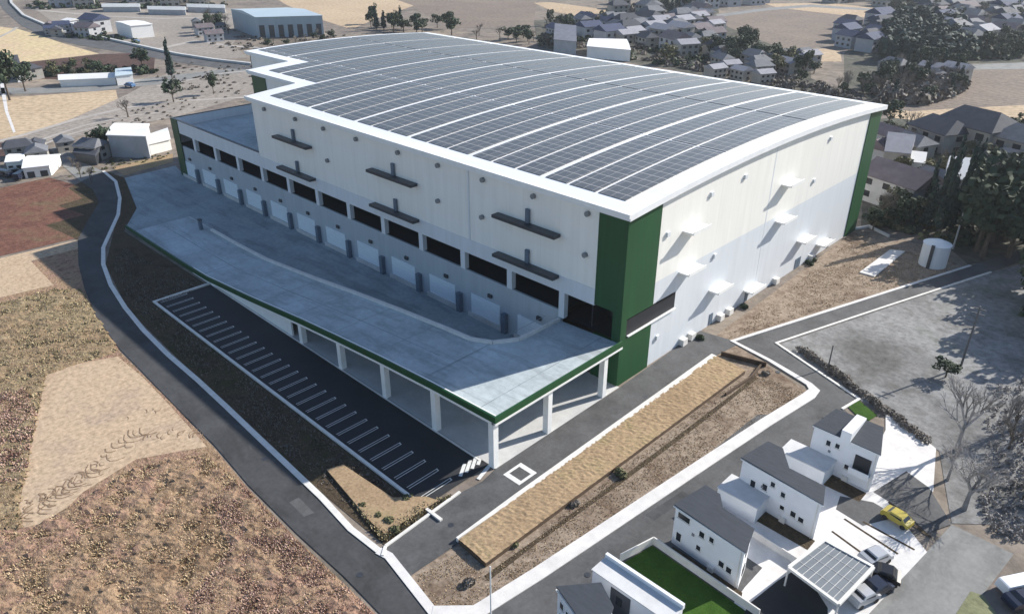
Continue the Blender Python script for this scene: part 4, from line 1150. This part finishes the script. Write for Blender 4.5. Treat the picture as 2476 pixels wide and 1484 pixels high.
# ---- groves
grove([(2222, 555), (2230, 520), (2330, 520), (2335, 570), (2280, 580)], 9, ['cedar'], 15, "in the dense clump above the water tank", 9, 1)
grove([(2200, 440), (2230, 415), (2360, 430), (2350, 455), (2260, 450)], 12, ['olive', 'bare', 'olive'], 7, "between the white shed and the dark farmhouse", None, 2)
grove([(2350, 500), (2360, 440), (2475, 430), (2500, 560), (2400, 560)], 16, ['olive', 'bare', 'dark'], 9, "on the slope at the right edge", None, 3)
grove([(2345, 620), (2360, 575), (2520, 560), (2600, 640), (2480, 625)], 16, ['dark', 'dark', 'cedar'], 17, "in the dark wood right of the water tank", None, 4)
grove([(2478, 820), (2490, 700), (2620, 700), (2640, 860)], 13, ['dark'], 14, "at the right edge above the gravel lot", None, 41)
grove([(2400, 1060), (2475, 980), (2600, 1000), (2620, 1250), (2490, 1260)], 22, ['pale', 'bare', 'pale'], 6, "in the brown scrub at the lower right edge", None, 5)
grove([(2140, 380), (2200, 350), (2230, 390), (2160, 440)], 7, ['bare', 'dark'], 7, "among the roofs behind the far corner", None, 6)
grove([(2100, 560), (2130, 520), (2210, 525), (2215, 560)], 9, ['dark', 'bare'], 7, "behind the low white wall", None, 61)
grove([(1842, 172), (1900, 150), (1960, 160), (1975, 182), (1890, 190)], 9, ['dark', 'olive'], 9, "in the hedge beyond the right end of the roof", None, 7)
grove([(1710, 150), (1730, 95), (1840, 110), (1865, 190), (1800, 180)], 20, ['dark', 'bare'], 10, "in the wood behind the middle of the roof", None, 8)
grove([(885, 72), (900, 58), (1110, 70), (1120, 92), (1000, 75)], 16, ['dark', 'dark', 'cedar'], 11, "in the row behind the left end of the roof", None, 9)
grove([(1130, 95), (1180, 80), (1310, 95), (1340, 118), (1230, 105)], 12, ['dark', 'bare'], 8, "in the hedge behind the roof ridge", None, 10)
grove([(480, 80), (500, 55), (565, 75), (560, 100)], 8, ['dark', 'bare'], 10, "beside the grey blue warehouse at upper left", None, 11)
grove([(95, 190), (130, 168), (260, 165), (300, 178), (200, 192)], 18, ['dark', 'olive', 'bare'], 5, "in the shrubbery behind the long white greenhouse", None, 12)
grove([(1530, 30), (1580, 5), (1660, 8), (1660, 45), (1590, 45)], 12, ['cedar', 'dark'], 12, "in the dark clump at the top middle", None, 13)
grove([(2030, 200), (2110, 215), (2110, 255), (2040, 235)], 7, ['bare', 'dark'], 8, "on the track behind the roof corner", None, 14)
grove([(2110, 245), (2130, 180), (2300, 165), (2330, 220), (2250, 258)], 42, ['dark', 'bare', 'cedar', 'bare'], 9, "in the lower wood at right", 9, 15)
grove([(2380, 110), (2475, 80), (2560, 120), (2540, 150), (2400, 145)], 18, ['dark', 'bare'], 9, "in the wood at the upper right edge", None, 16)
grove([(230, 420), (170, 400), (190, 440), (240, 445)], 5, ['bare'], 4, "on the verge by the white sheds", None, 17)
grove([(1385, 60), (1300, 50), (1340, 95), (1400, 85)], 8, ['dark', 'bare'], 8, "among the far roofs behind the ridge", None, 18)
grove([(2135, 20), (2240, 5), (2330, 30), (2210, 55)], 22, ['dark', 'bare'], 10, "in the strip of wood at the top right", None, 19)
grove([(590, 120), (700, 100), (860, 85), (850, 100), (640, 130)], 9, ['bare', 'dark'], 5, "on the verge between the two warehouses", None, 20)
grove([(1590, 130), (1600, 50), (1730, 60), (1720, 140)], 20, ['dark', 'olive', 'bare'], 7, "between the roofs of the village behind the warehouse", None, 31)
grove([(1400, 118), (1400, 55), (1590, 50), (1590, 118)], 16, ['dark', 'cedar', 'bare'], 7, "among the navy and grey roofs behind the ridge", None, 32)
grove([(2110, 545), (2110, 340), (2220, 330), (2230, 540)], 16, ['dark', 'bare', 'olive'], 6, "in the gardens beyond the far green corner", None, 33)
grove([(2230, 420), (2240, 310), (2475, 330), (2475, 430)], 18, ['dark', 'bare', 'olive'], 6, "in the gardens round the dark farmhouses", None, 34)
grove([(2330, 145), (2215, 45), (2330, 20), (2490, 30), (2490, 140)], 30, ['dark', 'bare', 'dark'], 11, "between the roofs of the town at the top right", None, 35)
grove([(2000, 245), (1880, 190), (1960, 175), (2110, 215), (2110, 250)], 10, ['bare', 'dark'], 6, "along the edge beyond the right end of the roof", None, 36)
# the big far wood reads as one mass
V_, F_ = [], []
P = G_((2135, 150), (2130, 75), (2200, 52), (2310, 62), (2335, 150), (2240, 158))
rnd = random.Random(5)
blobs = []
cnt = 0
while cnt < 150:
    a, b_, c_ = rnd.sample(range(len(P)), 3); u, v = sorted((rnd.random(), rnd.random()))
    q = P[a] * u + P[b_] * (v - u) + P[c_] * (1 - v)
    hh = rnd.uniform(8, 12)
    blobs.append((q.x, q.y, hh * .55, rnd.uniform(4, 6.5), rnd.uniform(4, 6.5), hh * .45)); cnt += 1
V, F = leaf_cloud(16000, blobs, .95, seed=77)
V[:, 2] *= 1.0
o = bpy.data.objects.new("wood", mesh_from("wood", V, F, M['leaf_blue'])); COL.objects.link(o)
tag(o, "dense dark blue green wood beyond the right end of the roof", "wood", None, 'stuff')

GH = []
# low planting between the far houses
def undergrowth(region, n, m, size, hmax, label, seed):
    rg = np.random.default_rng(seed); P = G_(*region)
    rnd = random.Random(seed); bl = []
    for _ in range(max(30, n // 40)):
        a, b_, c_ = rnd.sample(range(len(P)), 3); u, v = sorted((rnd.random(), rnd.random()))
        q = P[a] * u + P[b_] * (v - u) + P[c_] * (1 - v); hh = rnd.uniform(.4, 1) * hmax
        bl.append((q.x, q.y, hh * .45, rnd.uniform(1.5, 5) * size, rnd.uniform(1.5, 5) * size, hh * .55))
    V, F = leaf_cloud(n, bl, size, seed=seed)
    o = bpy.data.objects.new("undergrowth", mesh_from("undergrowth", V, F, M[m])); COL.objects.link(o)
    tag(o, label, "undergrowth", None, 'stuff')
undergrowth([(1300, 112), (1330, 50), (1480, 42), (1590, 5), (1730, 60), (1860, 195), (1700, 172)], 9000, 'leaf_dark', .7, 3.5, "dark garden planting between the roofs behind the warehouse ridge", 51)
undergrowth([(1300, 112), (1330, 50), (1480, 42), (1590, 5), (1730, 60), (1860, 195), (1700, 172)], 5000, 'leaf_bare', .7, 3.0, "brown bare shrubs between the roofs behind the warehouse ridge", 52)
undergrowth([(2330, 150), (2140, 60), (2140, 20), (2260, 0), (2490, 0), (2490, 145)], 11000, 'leaf_dark', 1.0, 5, "dark garden planting between the roofs of the town at top right", 53)
undergrowth([(2110, 550), (2120, 300), (2240, 310), (2480, 340), (2480, 560), (2340, 600)], 9000, 'leaf_dark', .42, 2.2, "dark shrubs in the gardens beyond the far green corner", 54)
undergrowth([(2110, 550), (2120, 300), (2240, 310), (2480, 340), (2480, 560), (2340, 600)], 6000, 'leaf_olive', .42, 2.0, "olive shrubs in the gardens beyond the far green corner", 55)
undergrowth([(60, 188), (130, 168), (370, 165), (372, 178), (200, 196)], 2500, 'leaf_dark', .5, 2.2, "dark low shrubs along the maroon hedgerow at upper left", 56)
undergrowth([(470, 100), (500, 70), (620, 98), (800, 92), (860, 80), (700, 125), (560, 125)], 3500, 'leaf_bare', .32, 1.1, "bare scrub before the grey blue warehouse", 57)
undergrowth([(1520, 140), (1600, 150), (1850, 205), (2100, 255), (2110, 235), (1880, 180)], 5000, 'leaf_bare', .5, 2.0, "brown scrub along the far side of the warehouse", 58)
undergrowth([(2370, 1250), (2390, 950), (2480, 900), (2500, 1300), (2440, 1320)], 9000, 'leaf_pale', .09, 1.1, "brown scrub along the lower right edge", 59)
undergrowth([(2110, 250), (2130, 190), (2310, 165), (2330, 220), (2250, 255)], 7000, 'leaf_bare', .8, 5, "brown undergrowth of the lower wood at right", 60)

undergrowth([(380, 190), (430, 150), (610, 160), (620, 225), (500, 225), (420, 215)], 3600, 'leaf_bare', .20, .8, "brown scrub on the grey field left of the warehouse", 61)
undergrowth([(230, 300), (420, 235), (600, 225), (420, 285), (260, 320)], 1800, 'leaf_bare', .16, .6, "thin scrub beside the striped field at left", 62)
undergrowth([(95, 82), (240, 80), (380, 112), (300, 108), (200, 92)], 1500, 'leaf_dark', .45, 2.2, "dark shrubs round the buildings inside the curved road", 63)
undergrowth([(60, 12), (560, 10), (560, 24), (300, 22), (80, 24)], 2500, 'leaf_dark', .8, 3.5, "dark planting between the houses at the top left", 64)
undergrowth([(160, 430), (260, 400), (275, 385), (420, 370), (400, 382), (280, 410)], 1600, 'leaf_olive', .12, .6, "dry scrub on the verge behind the truck yard", 65)
for i, (q, lb) in enumerate([([(250, 30), (340, 30), (340, 25), (250, 25)], "long pale greenhouse at upper left, nearest the white building"), ([(360, 36), (450, 38), (450, 32), (360, 31)], "long pale greenhouse at upper left, the middle one of three"), ([(455, 30), (545, 33), (545, 27), (455, 25)], "long pale greenhouse at upper left, nearest the blue warehouse")]):
    GH.append((q, lb))
# dark hedge along the gravel lot
P = G_((1940, 850), (2000, 890), (2070, 945), (2160, 1010), (2245, 1075))
blobs = []
for a, b_ in zip(P[:-1], P[1:]):
    for i in range(9):
        q = a.lerp(b_, i / 9); blobs.append((q.x + random.uniform(-.3, .3), q.y + random.uniform(-.3, .3), .4, random.uniform(.5, 1.0), random.uniform(.5, 1.0), random.uniform(.3, .75)))
V, F = leaf_cloud(5200, blobs, .12, seed=9)
o = bpy.data.objects.new("hedge", mesh_from("hedge", V, F, M['leaf_bare'])); COL.objects.link(o)
tag(o, "low straggly dark hedge along the roadside edge of the gravel lot", "hedge")

# ---- scrub: stalks and tufts over the rough fields (nobody could count them)
def tufts(name, region, n, m, size, label, seed, zmax=.5, avoid=None):
    rg = np.random.default_rng(seed)
    P = [(p.x, p.y) for p in region]
    xs = np.array([p[0] for p in P]); ys_ = np.array([p[1] for p in P])
    X = rg.uniform(xs.min(), xs.max(), n * 4); Y = rg.uniform(ys_.min(), ys_.max(), n * 4)
    k = inside(P, X, Y)
    for av in (avoid or []):
        k &= ~inside([(p.x, p.y) for p in av], X, Y)
    # clumped density
    ph = np.sin(X * .9 + np.sin(Y * .5) * 2) * np.sin(Y * .8 + np.cos(X * .6) * 2) + .6 * np.sin(X * .21 + 1) * np.sin(Y * .26)
    k &= (ph + rg.normal(size=ph.shape) * .7) > -0.2
    X, Y = X[k][:n], Y[k][:n]
    n = len(X)
    q = 4
    ang = rg.uniform(0, math.pi * 2, (n, q)); lean = rg.uniform(.05, .6, (n, q))
    h = zmax * rg.uniform(.35, 1.0, (n, q)); w = size * rg.uniform(.5, 1.2, (n, q))
    ox = rg.normal(size=(n, q)) * size * .8; oy = rg.normal(size=(n, q)) * size * .8
    bx = X[:, None] + ox; by = Y[:, None] + oy
    ca, sa = np.cos(ang), np.sin(ang)
    v0 = np.stack([bx - sa * w, by + ca * w, np.full_like(bx, .02)], -1)
    v1 = np.stack([bx + sa * w, by - ca * w, np.full_like(bx, .02)], -1)
    v2 = np.stack([bx + ca * lean * h * 1.5 + sa * w * .6, by + sa * lean * h * 1.5 - ca * w * .6, h], -1)
    v3 = np.stack([bx + ca * lean * h * 1.5 - sa * w * .6, by + sa * lean * h * 1.5 + ca * w * .6, h], -1)
    V = np.stack([v0, v1, v2, v3], 2).reshape(-1, 3)
    me = bpy.data.meshes.new(name)
    nf = n * q
    me.vertices.add(nf * 4); me.vertices.foreach_set("co", V.ravel())
    me.loops.add(nf * 4); me.loops.foreach_set("vertex_index", np.arange(nf * 4))
    me.polygons.add(nf); me.polygons.foreach_set("loop_start", np.arange(0, nf * 4, 4)); me.polygons.foreach_set("loop_total", np.full(nf, 4))
    me.materials.append(m); me.update(calc_edges=True)
    o = bpy.data.objects.new(name, me); COL.objects.link(o)
    tag(o, label, "grass", None, 'stuff')
    return o
fr = G_((-60, 1560), (-60, 1280), (60, 1290), (200, 1210), (330, 1130), (500, 1100), (600, 1190), (715, 1310), (800, 1390), (915, 1500), (940, 1560))
pk = G_((380, 1560), (560, 1330), (500, 1180), (590, 1180), (715, 1310), (800, 1390), (905, 1490), (940, 1560))
up = G_((-60, 1280), (-60, 740), (0, 735), (130, 700), (195, 700), (285, 850), (110, 905), (45, 1230), (60, 1280))
rough_ground("field_ground", M['scrub'], fr, .42, .20, 3)
rough_ground("field_ground", M['scrub_olive'], up, .6, .14, 4)
tufts("reddish_scrub", G_((-40, 1180), (-40, 960), (60, 940), (90, 1000), (60, 1160)), 2500, M['grass_pink'], .10, "reddish brown scrub at the left edge beside the cleared patch", 29, .4)
tufts("dry_grass", fr, 11000, M['grass_tan'], .06, "rough dry tan grass covering the field at lower left", 21, .42)
tufts("weeds", fr, 3000, M['grass_green'], .07, "olive green weeds scattered through the lower left field", 22, .32)
tufts("reddish_scrub", pk, 10000, M['grass_pink'], .065, "reddish brown scrub along the left road", 23, .42)
tufts("dry_grass", up, 5000, M['grass_green'], .13, "dry grass in the field above the cleared patch at left", 24, .35)
lt = G_((1000, 1400), (1110, 1335), (1180, 1385), (1740, 950), (1830, 900), (1945, 950), (1150, 1465), (1050, 1465))
tufts("lot_weeds", lt, 6000, M['grass_tan'], .05, "dry weeds on the brown strip beside the white pavement", 25, .14)
lt2 = G_((1740, 830), (2060, 580), (2250, 620), (2300, 650), (1780, 815))
tufts("lot_weeds", lt2, 4500, M['grass_tan'], .07, "dry weeds on the brown lot under the right wall", 26, .14)
sl = G_((300, 600), (495, 690), (375, 740), (990, 1215), (900, 1270), (700, 1110), (480, 900), (320, 740), (270, 640))
tufts("slope_plants", sl, 5000, M['leaf_bare'], .06, "low dark planting on the shaded slope between road and parking", 27, .3)
mbb = G_((790, 1140), (830, 1128), (950, 1208), (1030, 1205), (1060, 1215), (930, 1295), (900, 1270))
pth = G_((850, 1215), (930, 1310), (1060, 1220), (1090, 1200), (1000, 1230), (930, 1290))
tufts("entrance_weeds", pth, 1500, M['grass_green'], .12, "green and brown weeds round the small bed at the entrance", 28, .5)
# bushes on the brown strip
def bush(px, py, s, m, label, group=None):
    c = g(px, py)
    t = empty("bush", c, label, "bush", group)
    V, F = leaf_cloud(260, [(random.uniform(-.4, .4) * s, random.uniform(-.4, .4) * s, .35 * s, .5 * s, .5 * s, .4 * s) for _ in range(4)], .09 * s + .04, seed=int(px))
    o = bpy.data.objects.new("foliage", mesh_from("foliage", V, F, M[m])); COL.objects.link(o); o.parent = t
    mb = MB(); mb.cyl((0, 0, 0), (0, 0, .3 * s), .04, .03, 5); mb.build("stem", M['bark'], t, shift=(0, 0, 0))
for px, py, s in ((1500, 1150, 1.2), (1390, 1222, .8), (1240, 1318, .8), (1850, 905, .8), (1130, 1410, .9)):
    bush(px, py, s, random.choice(['leaf_bare', 'leaf_olive', 'leaf_bare']), "small brown bush on the bare strip beside the raised bed", "small bushes on the bare strip")
for px, py, s in ((985, 1205, 1.4), (940, 1262, 1.6), (960, 1283, 1.5), (910, 1250, 1.3), (880, 1225, 1.2)):
    bush(px, py, s * .6, 'leaf_olive', "small olive bush at the entrance from the left road", "small bushes at the entrance")
for px, py in ((1955, 640), (1965, 632), (1800, 745), (1690, 820)):
    bush(px, py, 1.1, 'leaf_dark', "small dark shrub at the foot of the right wall", "small shrubs at the foot of the right wall")

# ================================================================== BUILDINGS FAR OFF
def box_shed(quad, h, wall, roofm, label, name="shed", cat="shed", pitch=0.08, doors=0, over=.4):
    """flat-pitched building whose base corners are read from the photograph"""
    P = [Vector((p.x, p.y)) for p in G_(*quad)]
    c = sum(P, Vector((0, 0))) / 4
    t = empty(name, (c.x, c.y, 0), label, cat)
    mb = MB(); mb.hexa([(p.x, p.y, 0) for p in P], [(p.x, p.y, h) for p in P]); mb.build("walls", M[wall], t)
    Q = [c + (p - c) * (1 + over / max(4, (p - c).length)) for p in P]
    m1, m2 = (Q[0] + Q[3]) / 2, (Q[1] + Q[2]) / 2
    L_ = (Q[0] - Q[3]).length
    rise = L_ * pitch
    mb = MB()
    for a, b_ in ((Q[0], Q[1]), (Q[3], Q[2])):
        bot = [(a.x, a.y, h + .01), (b_.x, b_.y, h + .01), (m2.x, m2.y, h + rise), (m1.x, m1.y, h + rise)]
        mb.hexa(bot, [(x, y, z + .25) for x, y, z in bot])
    mb.hexa([(Q[0].x, Q[0].y, h), (Q[1].x, Q[1].y, h), (Q[2].x, Q[2].y, h), (Q[3].x, Q[3].y, h)], [(m1.x, m1.y, h + rise), (m2.x, m2.y, h + rise), (m2.x + .01, m2.y, h + rise), (m1.x + .01, m1.y, h + rise)])
    mb.build("roof", roofm, t)
    for i in range(doors):
        f = (i + .5) / doors
        for a, b_ in ((P[0], P[1]),):
            q = a.lerp(b_, f); d = (b_ - a).normalized(); n_ = Vector((d.y, -d.x))
            if n_.dot(q - c) < 0: n_ = -n_
            w = (b_ - a).length / doors * .28
            k = [q - d * w + n_ * .02, q + d * w + n_ * .02, q + d * w + n_ * .12, q - d * w + n_ * .12]
            mb = MB(); mb.hexa([(p.x, p.y, .1) for p in k], [(p.x, p.y, h * .62) for p in k]); mb.build("door", M['steel'], t)
    return t
M['bluegrey'] = mat_cladding("blue_grey_cladding", (0.30, 0.37, 0.42), 0.1, 4.0, 0.8)
M['roofblue'] = mat_plain("pale_blue_roof", (0.42, 0.50, 0.55), 0.4, 0.1, 0.05, streak=(1, .1, 1))
M['roofwhite'] = mat_plain("white_shed_roof", (0.78, 0.77, 0.75), 0.6, 0.08, 0.1)
M['rooftile'] = mat_plain("dark_tile_roof", (0.055, 0.06, 0.075), 0.85, 0.2, 0.5)
M['roofnavy'] = mat_plain("navy_tile_roof", (0.04, 0.055, 0.11), 0.85, 0.2, 0.5)
M['roofgrey'] = mat_plain("grey_tile_roof", (0.14, 0.145, 0.16), 0.85, 0.18, 0.5)
M['roofbrown'] = mat_plain("purple_brown_roof", (0.14, 0.115, 0.125), 0.85, 0.2, 0.5)
M['roofpale'] = mat_plain("pale_tile_roof", (0.28, 0.28, 0.31), 0.85, 0.12, 0.5)
M['roofpale2'] = mat_plain("greenhouse_film", (0.52, 0.53, 0.52), 0.6, 0.1, 0.4)
M['wallbeige'] = mat_plain("beige_render", (0.33, 0.31, 0.28), 0.8, 0.12, 0.4)
M['wallgrey'] = mat_plain("grey_render", (0.38, 0.385, 0.40), 0.8, 0.12, 0.4)
box_shed([(625, 93), (784, 88), (700, 66), (566, 70)], 10.5, 'bluegrey', M['roofblue'], "large grey blue warehouse with pale roof at upper left, dark doors along the front", "warehouse", "warehouse", .03, 7)
box_shed([(322, 95), (374, 90), (335, 80), (285, 84)], 6.5, 'roofwhite', M['roofwhite'], "tall white building beside the curved road at upper left", "building", "building", .02, 0)
box_shed([(272, 380), (364, 384), (370, 352), (290, 350)], 6.2, 'wallgrey', M['roofwhite'], "plain grey shed with pale flat roof left of the warehouse", "shed", "shed", .03, 0)
box_shed([(366, 375), (416, 362), (410, 335), (370, 350)], 3.0, 'clad', M['roofwhite'], "pale shed joined to the right of the grey shed by the warehouse", "shed", "shed", .05, 0)
box_shed([(185, 392), (235, 400), (262, 372), (205, 366)], 2.6, 'steel', M['rooftile'], "low dark shed between the white sheds and the grey shed", "shed", "shed", .1, 0)
box_shed([(62, 432), (125, 425), (150, 398), (75, 402)], 2.6, 'clad', M['roofwhite'], "white roofed shed beside the bend of the left road, nearest the road", "shed", "shed", .08, 2)
box_shed([(20, 415), (58, 412), (70, 395), (30, 396)], 2.4, 'clad', M['roofwhite'], "small white shed at the left edge beside the dark parked vans", "shed", "shed", .08, 2)
box_shed([(148, 212), (282, 206), (284, 197), (150, 202)], 2.6, 'roofwhite', M['roofwhite'], "long low white greenhouse across the field at upper left", "greenhouse", "greenhouse", .15, 0)
box_shed([(285, 208), (325, 203), (322, 192), (290, 195)], 3.6, 'roofwhite', M['roofblue'], "small white shed at the right end of the long greenhouse", "shed", "shed", .15, 0)
box_shed([(44, 200), (60, 198), (58, 184), (44, 186)], 5, 'housewall', M['rooftile'], "tiny white walled house above the dark trees at the left edge", "house", "house", .3, 0)
box_shed([(1418, 140), (1522, 150), (1512, 122), (1424, 120)], 5, 'roofwhite', M['roofwhite'], "wide white flat building just behind the far edge of the roof", "building", "building", .02, 0)
box_shed([(1338, 128), (1392, 134), (1388, 108), (1342, 102)], 6, 'wallgrey', M['roofpale'], "pale blue roofed shed behind the roof, left of the wide white building", "shed", "shed", .15, 0)
box_shed([(2125, 425), (2185, 432), (2195, 398), (2130, 388)], 6.5, 'wallbeige', M['roofpale'], "pale roofed shed close to the far green corner of the warehouse", "shed", "shed", .2, 0)
box_shed([(2190, 428), (2225, 432), (2228, 408), (2195, 404)], 4, 'roofwhite', M['roofwhite'], "small bright white shed among trees behind the far green corner", "shed", "shed", .15, 0)
box_shed([(2268, 490), (2336, 496), (2340, 460), (2275, 452)], 6, 'wallbeige', M['roofwhite'], "white gabled house peeping over the dark cedar clump", "house", "house", .25, 0)

for q, lb in GH:
    box_shed(q, 3.0, 'wallgrey', M['roofpale2'], lb, "greenhouse", "greenhouse", .12, 0)
def proto_house(wall, roofm, w=9.0, d=7.0, h=5.0, r=2.0, hip=.0):
    t = bpy.data.objects.new("house", None); COL.objects.link(t)
    mb = MB(); mb.box(-w / 2, w / 2, -d / 2, d / 2, 0, h)
    if hip == 0:
        for x in (-w / 2, w / 2): mb.face([(x, -d / 2, h), (x, d / 2, h), (x, 0, h + r)])
    mb.build("walls", M[wall], None).parent = t
    e = .5; k = hip
    mb = MB()
    A, B, C_, D = (-w / 2 - e, -d / 2 - e, h), (w / 2 + e, -d / 2 - e, h), (w / 2 + e, d / 2 + e, h), (-w / 2 - e, d / 2 + e, h)
    R0, R1 = (-w / 2 - e + k, 0, h + r), (w / 2 + e - k, 0, h + r)
    mb.face([A, B, R1, R0]); mb.face([C_, D, R0, R1]); mb.face([B, C_, R1]); mb.face([D, A, R0])
    mb.box(-w / 2 - e, w / 2 + e, -d / 2 - e, d / 2 + e, h - .12, h - .01)
    mb.build("roof", M[roofm], None).parent = t
    for i in range(3):
        x = -w / 2 + w * (i + .5) / 3
        for z in (1.0, 3.3):
            mb = MB(); mb.box(x - .7, x + .7, -d / 2 - .05, -d / 2 - .003, z, z + 1.1); mb.build("window", M['glass'], None).parent = t
    for z in (1.0, 3.3):
        mb = MB(); mb.box(w / 2 + .003, w / 2 + .05, -.8, .8, z, z + 1.1); mb.build("window", M['glass'], None).parent = t
    return t
KINDS = {
    'dark': ("dark tiled house", 'wallbeige', 'rooftile', 10, 8, 5, 2.4, 2.2),
    'navy': ("navy roofed house", 'wallgrey', 'roofnavy', 10, 8, 5.5, 2.2, 0),
    'grey': ("grey tiled house", 'wallbeige', 'roofgrey', 9, 7.5, 5, 2.2, 1.8),
    'brown': ("purple brown roofed house", 'wallgrey', 'roofbrown', 11, 8, 5, 2.4, 0),
    'pale': ("pale roofed house", 'wallbeige', 'roofpale', 9, 7, 5.2, 1.8, 0),
    'white': ("white box-like house", 'housewall', 'roofwhite', 8, 7, 6, .8, 0),
}
PH = {}
for k, (lb, wl, rf, w, d, h, r, hip) in KINDS.items():
    PH[k] = proto_house(wl, rf, w, d, h, r, hip)
used_ph = set()
def hs(k, p, rz, s, place, uniq=None):
    if k in used_ph: o = copy_tree(PH[k])
    else: o = PH[k]; used_ph.add(k)
    o.location = (p.x, p.y, 0); o.rotation_euler = (0, 0, rz); o.scale = (s, s, s)
    tag(o, uniq or (KINDS[k][0] + " " + place), "house", None if uniq else KINDS[k][0] + "s " + place)
    return o
hs('dark', g(2262, 365), -.5, 1.35, "", "dark tiled farmhouse right of the bare trees, left one of a pair")
hs('dark', g(2345, 368), -.35, 1.7, "", "big dark tiled farmhouse, right one of a pair below the rose field")
hs('brown', g(2165, 492), -.3, 1.3, "", "large purple brown roofed house close behind the green corner")
hs('grey', g(2250, 475), -.2, 1.0, "", "grey tiled house between the brown roof and the cedar clump")
hs('grey', g(2470, 400), -.3, 1.5, "", "grey roofed house cut by the right edge of the frame")
hs('white', g(180, 75), .2, 1.0, "", "white box-like house inside the bend of the curved road, left one")
hs('navy', g(235, 78), .25, 1.3, "", "navy roofed house beside the tall white building at upper left")
hs('brown', g(215, 88), .4, 1.0, "", "small brown roofed house by the curved road at upper left")
hs('dark', g(75, 190), .1, .9, "", "small dark roofed house above the round dark tree at the left edge")
hs('grey', g(230, 382), .5, .8, "", "small grey roofed house beside the dark tree at left")
def cluster(region, n, kinds, place, s=1.0, seed=1, rz=-.3, gap=9.5):
    rnd = random.Random(seed); P = G_(*region); pts = []; tries = 0
    while len(pts) < n and tries < 5000:
        tries += 1
        a, b_, c_ = rnd.sample(range(len(P)), 3); u, v = sorted((rnd.random(), rnd.random()))
        q = P[a] * u + P[b_] * (v - u) + P[c_] * (1 - v)
        if all((q - o).length > gap * s for o in pts): pts.append(q)
    for q in pts:
        hs(rnd.choice(kinds), q, rz + rnd.choice([0, 1.57]) + rnd.uniform(-.15, .15), s * rnd.uniform(.85, 1.2), place)
cluster([(1330, 95), (1400, 60), (1485, 55), (1495, 115)], 9, ['navy', 'navy', 'grey'], "in the left part of the village behind the roof", 1.1, 2)
cluster([(1487, 115), (1490, 55), (1580, 50), (1590, 115)], 14, ['grey', 'pale', 'dark'], "in the middle of the village behind the roof", 1.1, 3)
cluster([(1590, 105), (1585, 60), (1700, 30), (1730, 60), (1720, 120), (1650, 140)], 26, ['brown', 'pale', 'grey'], "in the right part of the village behind the roof", 1.1, 4)
cluster([(1480, 45), (1490, 8), (1570, 6), (1580, 40)], 6, ['dark', 'grey'], "at the top of the village behind the roof", 1.2, 5)
cluster([(1660, 25), (1680, -5), (1850, -5), (1840, 12)], 10, ['dark', 'navy', 'pale'], "in the farthest row at the top middle", 1.3, 6, gap=11)
cluster([(2035, 125), (2035, 70), (2130, 60), (2130, 130)], 11, ['navy', 'navy', 'dark'], "in the blue roofed estate left of the far wood", 1.2, 7)
cluster([(1850, 185), (1850, 145), (1950, 150), (1960, 185)], 6, ['grey', 'pale'], "beside the hedge beyond the right end of the roof", .9, 8)
cluster([(2330, 120), (2215, 35), (2300, 5), (2480, 5), (2500, 70), (2400, 100)], 42, ['grey', 'grey', 'navy', 'dark', 'brown', 'pale'], "in the town at the top right", 1.25, 9, gap=12)
cluster([(2000, 5), (2130, 3), (2210, 0), (2140, 18)], 10, ['grey', 'dark', 'pale'], "in the row at the top above the pale field", 1.3, 10, gap=14)
cluster([(1720, 190), (1720, 130), (1850, 160), (1850, 205)], 12, ['grey', 'dark', 'pale'], "in the wood behind the middle of the roof", .9, 11)
cluster([(2130, 180), (2300, 160), (2310, 200), (2140, 220)], 4, ['pale', 'grey'], "hidden in the lower wood at right", .9, 12)
cluster([(105, 86), (120, 72), (250, 78), (300, 100), (200, 90)], 6, ['dark', 'brown', 'navy'], "inside the bend of the curved road at upper left", .75, 71, gap=9)
cluster([(440, 100), (480, 62), (560, 80), (560, 110)], 4, ['brown', 'grey', 'dark'], "on the left side of the grey blue warehouse", .7, 72, gap=10)
cluster([(20, 400), (60, 362), (150, 372), (240, 360), (120, 392)], 4, ['grey', 'dark'], "behind the white sheds at the left edge", .6, 73, gap=8)
cluster([(60, 8), (130, 0), (330, -2), (560, 8), (470, 18), (160, 18)], 15, ['dark', 'navy', 'grey'], "along the top edge at upper left", 1.2, 13, gap=12)
cluster([(2135, 405), (2120, 350), (2190, 345), (2215, 380)], 3, ['grey', 'brown'], "among trees behind the far green corner", .9, 14)
cluster([(2380, 400), (2400, 380), (2450, 400), (2450, 430)], 2, ['pale', 'grey'], "below the round tree at the right edge", .8, 15)
for i, (px, py, pt, lb) in enumerate([(15, 428, 'navy', "dark navy van parked before the white sheds, leftmost"), (35, 425, 'black', "black car parked before the white sheds, second from left"), (52, 432, 'navy', "dark car parked before the white sheds, nearest the road"), (315, 212, 'sky', "blue car beside the small shed at the end of the greenhouse"), (150, 84, 'white', "white car on the lot inside the curved road"), (330, 106, 'sky', "blue vehicle parked below the tall white building")]):
    p = g(px, py); make_car(p.x, p.y, .4 + i, PA[pt], lb, L=4.8, H=1.8, van=i % 2 == 0)
# haze over the far land
mb = MB(); mb.box(-2600, 1000, -700, 2700, -1.0, 75.0)
hz = mb.build("haze", M['white'])
hm = bpy.data.materials.new("haze_air"); hm.use_nodes = True
n = hm.node_tree; n.nodes.clear()
vo = n.nodes.new("ShaderNodeVolumePrincipled"); ou = n.nodes.new("ShaderNodeOutputMaterial")
vo.inputs["Color"].default_value = (0.86, 0.90, 0.96, 1); vo.inputs["Density"].default_value = 0.00011; vo.inputs["Anisotropy"].default_value = 0.3
n.links.new(vo.outputs[0], ou.inputs["Volume"])
hz.data.materials.clear(); hz.data.materials.append(hm)
tag(hz, "thin pale haze lying over the far fields and houses", "haze", None, 'stuff')
